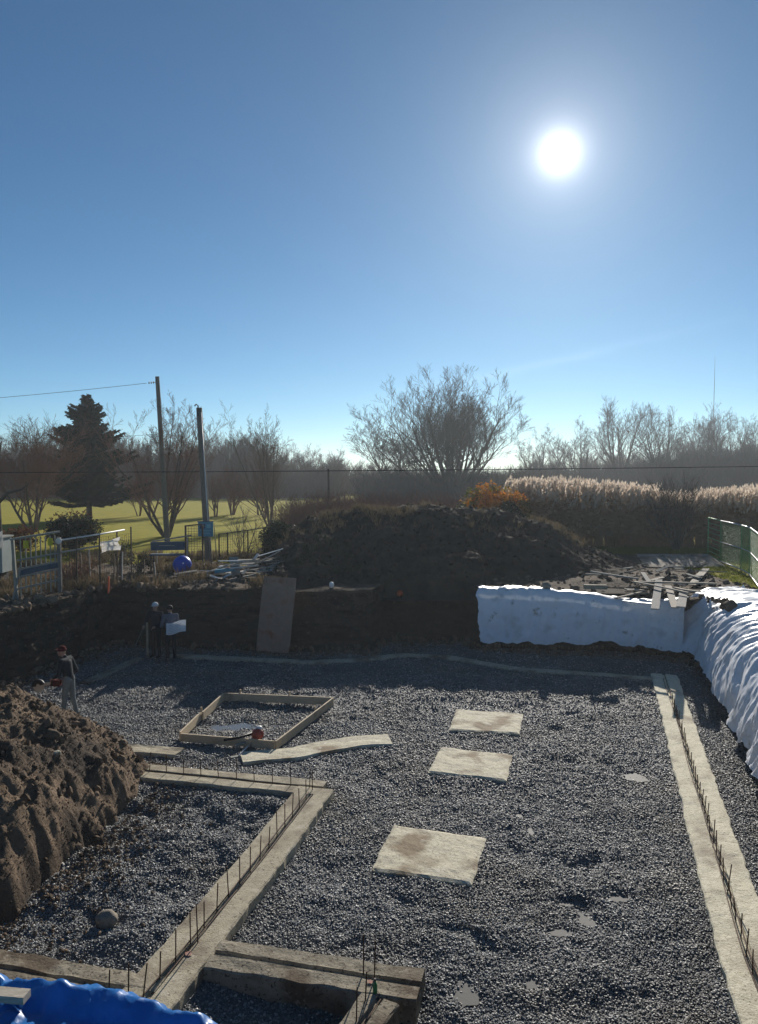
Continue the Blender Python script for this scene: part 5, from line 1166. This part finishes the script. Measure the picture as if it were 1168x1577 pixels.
# slate blue bench
bp_ = at_grade(260, 30.5); e = empty('garden_bench', bp_, 'slate blue board bench in front of the taller pole', 'bench')
part(MB().box(bp_ + Vector((-.02, 0, .98)), (1.35, .05, .34), Matrix.Rotation(-.02, 3, 'Y')), 'back_board', M['bench_blue'], e); part(MB().box(bp_ + Vector((0, -.22, .66)), (1.3, .42, .05)), 'seat', M['bench_blue'], e)
for sx in (-.58, .58):
    for sy in (0.03, -.38): part(MB().box(bp_ + Vector((sx, sy, .31)), (.06, .06, .66)), 'leg', M['wood_dark'], e)
part(MB().box(bp_ + Vector((-.05, -.028, 1.0)), (.62, .006, .035)), 'faded_lettering', M['paint_grey'], e)
tr_ = MB().beam(bp_ + Vector((-.75, .4, 1.12)), bp_ + Vector((.8, .55, 1.36)), .10, .05).build('rail_board', M['wood_grey']); tag(tr_, 'grey board laid across behind the slate blue bench', 'board')
for sx, z in ((-.6, 1.1), (.65, 1.28)):
    lg = MB().box(bp_ + Vector((sx, .46, z / 2)), (.05, .05, z)).build('leg', M['wood_grey']); lg.parent = tr_
# wire grid panel next to the sign pole
pa, pb_ = at_grade(287, 31.6), at_grade(313, 31.8); e = empty('grid_panel', pa, 'rusty wire grid panel between the bench and the sign pole', 'fence')
for q in (pa, pb_): part(MB().beam(q + Vector((0, 0, -.1)), q + Vector((0, 0, 1.72)), .10, .06, (1, 0, 0)), 'post', M['wood_dark'], e)
wire_panel(pa, pb_, .1, 1.68, .10, .007, M['wood_dark'], e); part(MB().beam(pa + Vector((0, 0, 1.70)), pb_ + Vector((0, 0, 1.76)), .05, .05), 'top_rail', M['wood_dark'], e)
bb = D(281, 869, 29.6); gz = float(grade_z(np.array([bb.x]), np.array([bb.y]))[0]); e = empty('blue_ball', (bb.x, bb.y, gz), 'bright blue ball beside the plank pile under the sign', 'ball')
part(MB().lathe((bb.x, bb.y, gz + .36), [(.36 * math.sin(math.pi * i / 18) + .001, -.36 * math.cos(math.pi * i / 18)) for i in range(19)], 30), 'ball_shell', M['blue_ball'], e, True); part(MB().lathe((bb.x + .12, bb.y - .33, gz + .46), [(.03, -.01), (.03, .012)], 10, (.3, -.9, .3)), 'valve', M['white'], e)
ya, yb = at_grade(335, 31.2), D(330, 806, 31.2); tag(MB().tube([ya, yb], [.022, .018], 6).build('bamboo_pole', M['bamboo'], None, True), 'yellow bamboo pole right of the sign pole', 'pole')
# low field fence right of the pole
la, lb = at_grade(338, 33.5), at_grade(408, 35.5); e = empty('low_fence', la, 'low wire fence between the sign pole and the dark hedge', 'fence')
for t in (0, .18, .62, 1): q = la.lerp(lb, t); part(MB().tube([q + Vector((0, 0, -.1)), q + Vector((0, 0, 1.25 + .1 * t))], .03, 6), 'post', M['wood_dark'], e)
part(MB().tube([la + Vector((0, 0, 1.22)), lb + Vector((0, 0, 1.34))], .02, 6), 'top_rail', M['wood_dark'], e); wire_panel(la, lb, .1, 1.2, .12, .0045, M['wood_dark'], e)

# ================================================================== planks and lumber
WM = [M['wood'], M['wood_grey'], M['wood'], M['white']]
def plank(a, b, w, h, m, label, group=None, roll=0.0, name='plank'):
    a, b = Vector(a), Vector(b); c = (a + b) / 2; d = b - a; L = d.length
    mb = MB(); nseg = 5; bow = rnd.uniform(-.015, .015) * L
    ring = []
    for i in range(nseg + 1):
        t = i / nseg - .5; z = bow * (1 - 4 * t * t); k = 1 - (.04 if i in (0, nseg) else 0) * rnd.random()
        ring += [(t * L, -w / 2 * k, -h / 2 + z), (t * L, w / 2 * k, -h / 2 + z), (t * L, w / 2 * k, h / 2 + z), (t * L, -w / 2 * k, h / 2 + z)]
    f = [(i * 4 + j, i * 4 + (j + 1) % 4, (i + 1) * 4 + (j + 1) % 4, (i + 1) * 4 + j) for i in range(nseg) for j in range(4)] + [(3, 2, 1, 0), tuple(nseg * 4 + j for j in range(4))]
    mb.raw(ring, f); o = mb.build(name, m); o.location = c
    o.rotation_euler = (d.to_track_quat('X', 'Z') @ Matrix.Rotation(roll, 4, 'X').to_quaternion()).to_euler()
    return tag(o, label, 'plank', group)
def cut_label(m, L, w, u, pile):
    colour = {'white_plastic': 'white', 'weathered_wood': 'brown', 'grey_wood': 'grey'}[m.name]
    return '%s %s %s offcut %s of the %s' % ('stubby' if L < .7 else 'medium' if L < 1.0 else 'long', 'narrow' if w < .11 else 'wide' if w > .15 else 'plain', colour, ('at the left end', 'left of the middle', 'right of the middle', 'at the right end')[min(3, int(u * 4))], pile)
def PG(x, y, dz=0.0):
    z = 2.05
    for _ in range(5): p = G(x, y, z); z = float(grade_z(np.array([p.x]), np.array([p.y]))[0]) + .07 + dz * .7
    return G(x, y, z)
for i, (px_, py0, py1) in enumerate(((127, 852, 912), (141, 846, 908), (176, 858, 903), (189, 850, 900), (222, 862, 893), (241, 866, 890), (110, 868, 914))):
    b_ = at_grade(px_, 26.9 + .25 * (i % 3)); t_ = D(px_ + rnd.uniform(-4, 4), py0, b_.y); plank(b_ + Vector((0, 0, -.1)), t_, .07, .03, M['wood_grey'] if i % 2 else M['wood_dark'], ['upright dark slat behind the round plate post', 'grey slat under the left rail of the wire fence', 'dark slat just right of the orange stake', 'grey slat below the draped cloth', 'dark slat beside the weedy shrub', 'thin grey slat left of the blue ball', 'dark slat nearest the trellis gate'][i])
# left pile: measured boards (photo points at their ends)
LP = 'boards in the left pile'
def LD(x, y, d): return D(x, y, d)
plank(LD(262, 889, 28.2), LD(340, 877, 28.6), .16, .03, M['wood_grey'], 'long grey board lowest at the left end of the plank pile', LP)
plank(LD(280, 896, 28.0), LD(352, 869, 28.9), .14, .03, M['wood'], 'pale board slanting up under the blue ball', LP)
plank(LD(300, 897, 27.9), LD(345, 888, 28.0), .18, .025, M['wood_grey'], 'wide grey board on the lip right of the surveyors', LP)
plank(LD(318, 900, 27.7), LD(356, 884, 28.1), .12, .03, M['white'], 'white board jutting over the pit edge in the left pile', LP)
plank(LD(312, 884, 28.5), LD(372, 866, 28.9), .12, .03, M['wood'], 'brown board crossing the middle of the left pile', LP)
plank(LD(338, 872, 28.9), LD(384, 868, 28.8), .20, .02, M['white'], 'white plastic board flat on the left pile', LP)
plank(LD(352, 893, 28.0), LD(436, 879, 28.4), .20, .05, M['wood_grey'], 'thick grey beam along the front of the left pile', LP)
plank(LD(360, 858, 29.4), LD(364, 888, 28.3), .34, .02, M['paint_grey'], 'upright grey panel leaning in the left pile', LP, .0)
plank(LD(374, 884, 28.4), LD(398, 853, 29.2), .12, .03, M['fabric_white'], 'bright white board leaning steeply in the left pile', LP)
plank(LD(378, 876, 28.5), LD(432, 848, 29.3), .09, .03, M['wood'], 'upper long batten sticking out to the right of the left pile', LP)
plank(LD(392, 858, 29.1), LD(436, 845, 29.5), .08, .025, M['white'], 'topmost white batten of the left pile', LP)
plank(LD(384, 868, 28.8), LD(420, 862, 28.9), .18, .03, M['wood'], 'short brown board on top of the left pile', LP)
plank(LD(396, 880, 28.3), LD(430, 866, 28.7), .12, .03, M['wood_grey'], 'grey offcut at the right end of the left pile', LP)
plank(LD(402, 874, 28.5), LD(436, 873, 28.5), .10, .04, M['wood'], 'small stub beam at the right end of the left pile', LP)
plank(LD(332, 880, 28.4), LD(362, 876, 28.4), .22, .12, M['sign_teal'], 'dusty teal box section in the left pile', LP)
for i in range(30):
    x0 = rnd.uniform(262, 400) if i < 12 else rnd.uniform(335, 425); d0 = rnd.uniform(28.0, 29.4); p = at_grade(x0, d0, rnd.uniform(.05, .18) if i < 12 else rnd.uniform(.08, .62)); a = rnd.gauss(0, .5); L = rnd.uniform(.5, 1.3)
    w_, m_ = rnd.uniform(.08, .20), rnd.choice(WM + [M['white'], M['wood']])
    plank(p, p + Vector((math.cos(a) * L, math.sin(a) * L, rnd.uniform(-.02, .12))), w_, .03, m_, cut_label(m_, L, w_, (x0 - 262) / 165, 'left plank pile'), 'loose offcuts in the left pile', rnd.gauss(0, .2))
pl_o = plank(D(432, 889, 25.5), D(420, 1004, 24.95), 1.22, .03, M['plywood'], 'tall rust brown sheet leaning against the back wall', None, 0, 'leaning_sheet'); pl_o['category'] = 'sheet'
# right pile
RP = 'lumber by the right tarp'
_n0, _n1, _f0, _f1 = G(996, 873, 2.06), G(1120, 873, 2.06), D(980, 853, 34.2), D(1090, 853, 34.2); _t = Vector((0, .01, -.035))
tag(MB().raw([_n0, _n1, _f1, _f0, _n0 + _t, _n1 + _t, _f1 + _t, _f0 + _t], [(0, 1, 2, 3), (7, 6, 5, 4), (0, 4, 5, 1), (1, 5, 6, 2), (2, 6, 7, 3), (3, 7, 4, 0)]).build('plywood_panel', M['ply_grey']), 'large weathered plywood panel lying behind the right lumber', 'panel')
plank(PG(990, 882, .10), PG(1000, 897, .08), .16, .05, M['wood_grey'], 'short post lying before the left corner of the plywood panel', RP)
plank(PG(1088, 876, .10), PG(1066, 901, .06), .26, .04, M['wood'], 'broad board lying askew in front of the plywood panel', RP)
plank(PG(978, 896, .22), PG(1104, 899, .24), .12, .05, M['wood'], 'long pale batten lying straight across the right lumber', RP)
plank(PG(977, 896, .34), PG(1060, 913, .22), .10, .04, M['wood'], 'thin batten crossing under the long pale one', RP)
plank(PG(910, 880, .30), PG(984, 891, .16), .12, .05, M['wood_grey'], 'grey beam sticking out left toward the mound', RP)
plank(PG(902, 884, .12), PG(925, 885, .10), .10, .04, M['wood_grey'], 'grey stub lying farthest left of the right lumber', RP)
plank(PG(948, 921, .06), PG(996, 910, .14), .10, .04, M['wood'], 'pale batten resting on the back tarp edge', RP)
plank(PG(960, 925, .02), PG(1006, 930, .04), .16, .04, M['white'], 'white edged board along the tarp top', RP)
plank(PG(1015, 893, .16), PG(1009, 938, .03), .24, .035, M['wood_grey'], 'left one of the pale boards hanging over the back tarp', RP)
plank(PG(1029, 902, .14), PG(1040, 936, .03), .22, .035, M['wood'], 'right one of the pale boards hanging over the back tarp', RP)
plank(PG(1053, 912, .10), PG(1049, 935, .02), .26, .04, M['wood_grey'], 'short wide grey board beside the hanging boards', RP)
plank(PG(1040, 905, .20), PG(1078, 911, .24), .12, .04, M['wood'], 'knotty batten end pointing right over the brown soil', RP)
plank(PG(962, 907, .08), PG(990, 909, .08), .12, .04, M['wood'], 'small board left of the hanging boards', RP)
plank(PG(1058, 884, .14), PG(1078, 890, .16), .14, .04, M['wood_grey'], 'small grey board lying askew at the right of the lumber', RP)
for i in range(22):
    x0, y0 = rnd.uniform(955, 1075), rnd.uniform(870, 922); p = PG(x0, y0, rnd.uniform(.0, .16)); a = rnd.gauss(0, .9); L = rnd.uniform(.35, 1.3)
    w_, m_ = rnd.uniform(.06, .16), rnd.choice(WM[:3])
    plank(p, p + Vector((math.cos(a) * L, math.sin(a) * L, rnd.uniform(-.03, .14))), w_, .03, m_, cut_label(m_, L, w_, (x0 - 955) / 121, 'right lumber heap'), 'loose offcuts in the right lumber', rnd.gauss(0, .25))
a, b = D(788, 831, 31.0), D(806, 841, 30.5)
plank(a, b, .09, .04, M['white'], 'pale stick poking from the right slope of the mound', None)
# weights on the back tarp
p = D(842, 909, 25.75); rock((p.x, p.y, 2.16), .34, 'round mossy stone holding down the back tarp', 21)
p = D(918, 919, 25.4); wgt = MB().box((p.x, p.y + .1, 2.17), (.75, .22, .14), Matrix.Rotation(-.12, 3, 'Z')).build('concrete_block', M['concrete_dirty']); tag(wgt, 'dark concrete block weighing down the back tarp', 'block')
p = D(775, 905, 26.1); rock((p.x, p.y, 2.13), .22, 'flat dark stone at the left end of the back tarp', 23, M['soil_dark'])
p = D(1125, 940, 22.0); rock((p.x, p.y, 2.15), .42, 'dark stone half buried on the right tarp', 25, M['clod'])
# small bright things on the back wall
p = D(511, 901, 26.0); tag(MB().lathe((p.x, p.y, p.z), [(.02, -.10), (.075, -.06), (.085, .02), (.06, .09), (.02, .11)], 14).build('white_jug', M['white'], None, True), 'small white jug standing out on the back wall lip', 'jug')
p = D(616, 914, 26.85); tag(MB().lathe((p.x, p.y, p.z), [(.11 * math.sin(math.pi * i / 12) + .002, -.11 * math.cos(math.pi * i / 12)) for i in range(13)], 16).build('orange_cap', M['orange'], None, True), 'small orange ball shaped cap on the dark back wall', 'cap')
rt2 = D(590, 944, 25.6)

# ================================================================== fences at right
fpts = [at_grade(1090, 35.5), at_grade(1109, 33.0), at_grade(1141, 30.2), at_grade(1154, 28.9), G(1184, 930, 2.0)]
for i, lab in enumerate(('narrow far panel of the green temporary fence with closely spaced bars', 'second green temporary fence panel with pale top rail', 'doubled green fence panel where two panels overlap', 'nearest green temporary fence panel running off the right edge')):
    a, b = fpts[i], fpts[i + 1]; e = empty('fence_panel', a, lab, 'fence'); H_ = 1.86
    gm = M['green_metal'] if i != 3 else M['green_metal']
    for q in (a, b): part(MB().tube([q + Vector((0, 0, -.05)), q + Vector((0, 0, H_))], .024, 8), 'post', gm, e, True)
    rm = M['galv'] if i else M['green_metal']
    for z in (.12, .95, H_): part(MB().tube([a + Vector((0, 0, z)), b + Vector((0, 0, z))], .026 if z != .95 else .02, 8), 'rail', rm, e, True)
    if i == 0:
        for k in range(1, 9):
            if k != 4: part(MB().tube([a + Vector((0, 0, .12 + k * .215)), b + Vector((0, 0, .12 + k * .215))], .017, 6), 'bar', M['green_metal'], e)
    else: wire_panel(a, b, .12, H_, .06 if i != 2 else .05, .0019 if i != 2 else .0026, M['green_metal'], e)
ra, rb = D(866, 812, 41), D(975, 815.5, 41); ga_, gb2 = at_grade(866, 41), at_grade(975, 41)
e = empty('pipe_fence', ga_, 'low pipe fence with a pale top rail in front of the reeds', 'fence'); part(MB().tube([ra, rb], .028, 8), 'top_rail', M['galv'], e, True)
for t in (0.04, .5, .985): q0, q1 = ga_.lerp(gb2, t), ra.lerp(rb, t); part(MB().tube([q0 + Vector((0, 0, -.1)), q1], .024, 6), 'post', M['galv'], e, True)
wire_panel(Vector((ra.x, 41, 2)), Vector((rb.x, 41, 2)), .1, ra.z - 2.05, .12, .004, M['galv'], e)

# ================================================================== air
hz_ = MB().box((0, 260, 10.6), (1300, 1300, 24.0)).build('haze', None); tag(hz_, kind='stuff')
hm = bpy.data.materials.new('haze_air'); hm.use_nodes = True; hm.node_tree.nodes.clear()
hv = hm.node_tree.nodes.new('ShaderNodeVolumePrincipled'); ho = hm.node_tree.nodes.new('ShaderNodeOutputMaterial'); hm.node_tree.links.new(hv.outputs[0], ho.inputs['Volume'])
hv.inputs['Color'].default_value = (0.80, 0.86, 0.92, 1); hv.inputs['Density'].default_value = 0.00062; hv.inputs['Anisotropy'].default_value = 0.45
hz_.data.materials.append(hm)
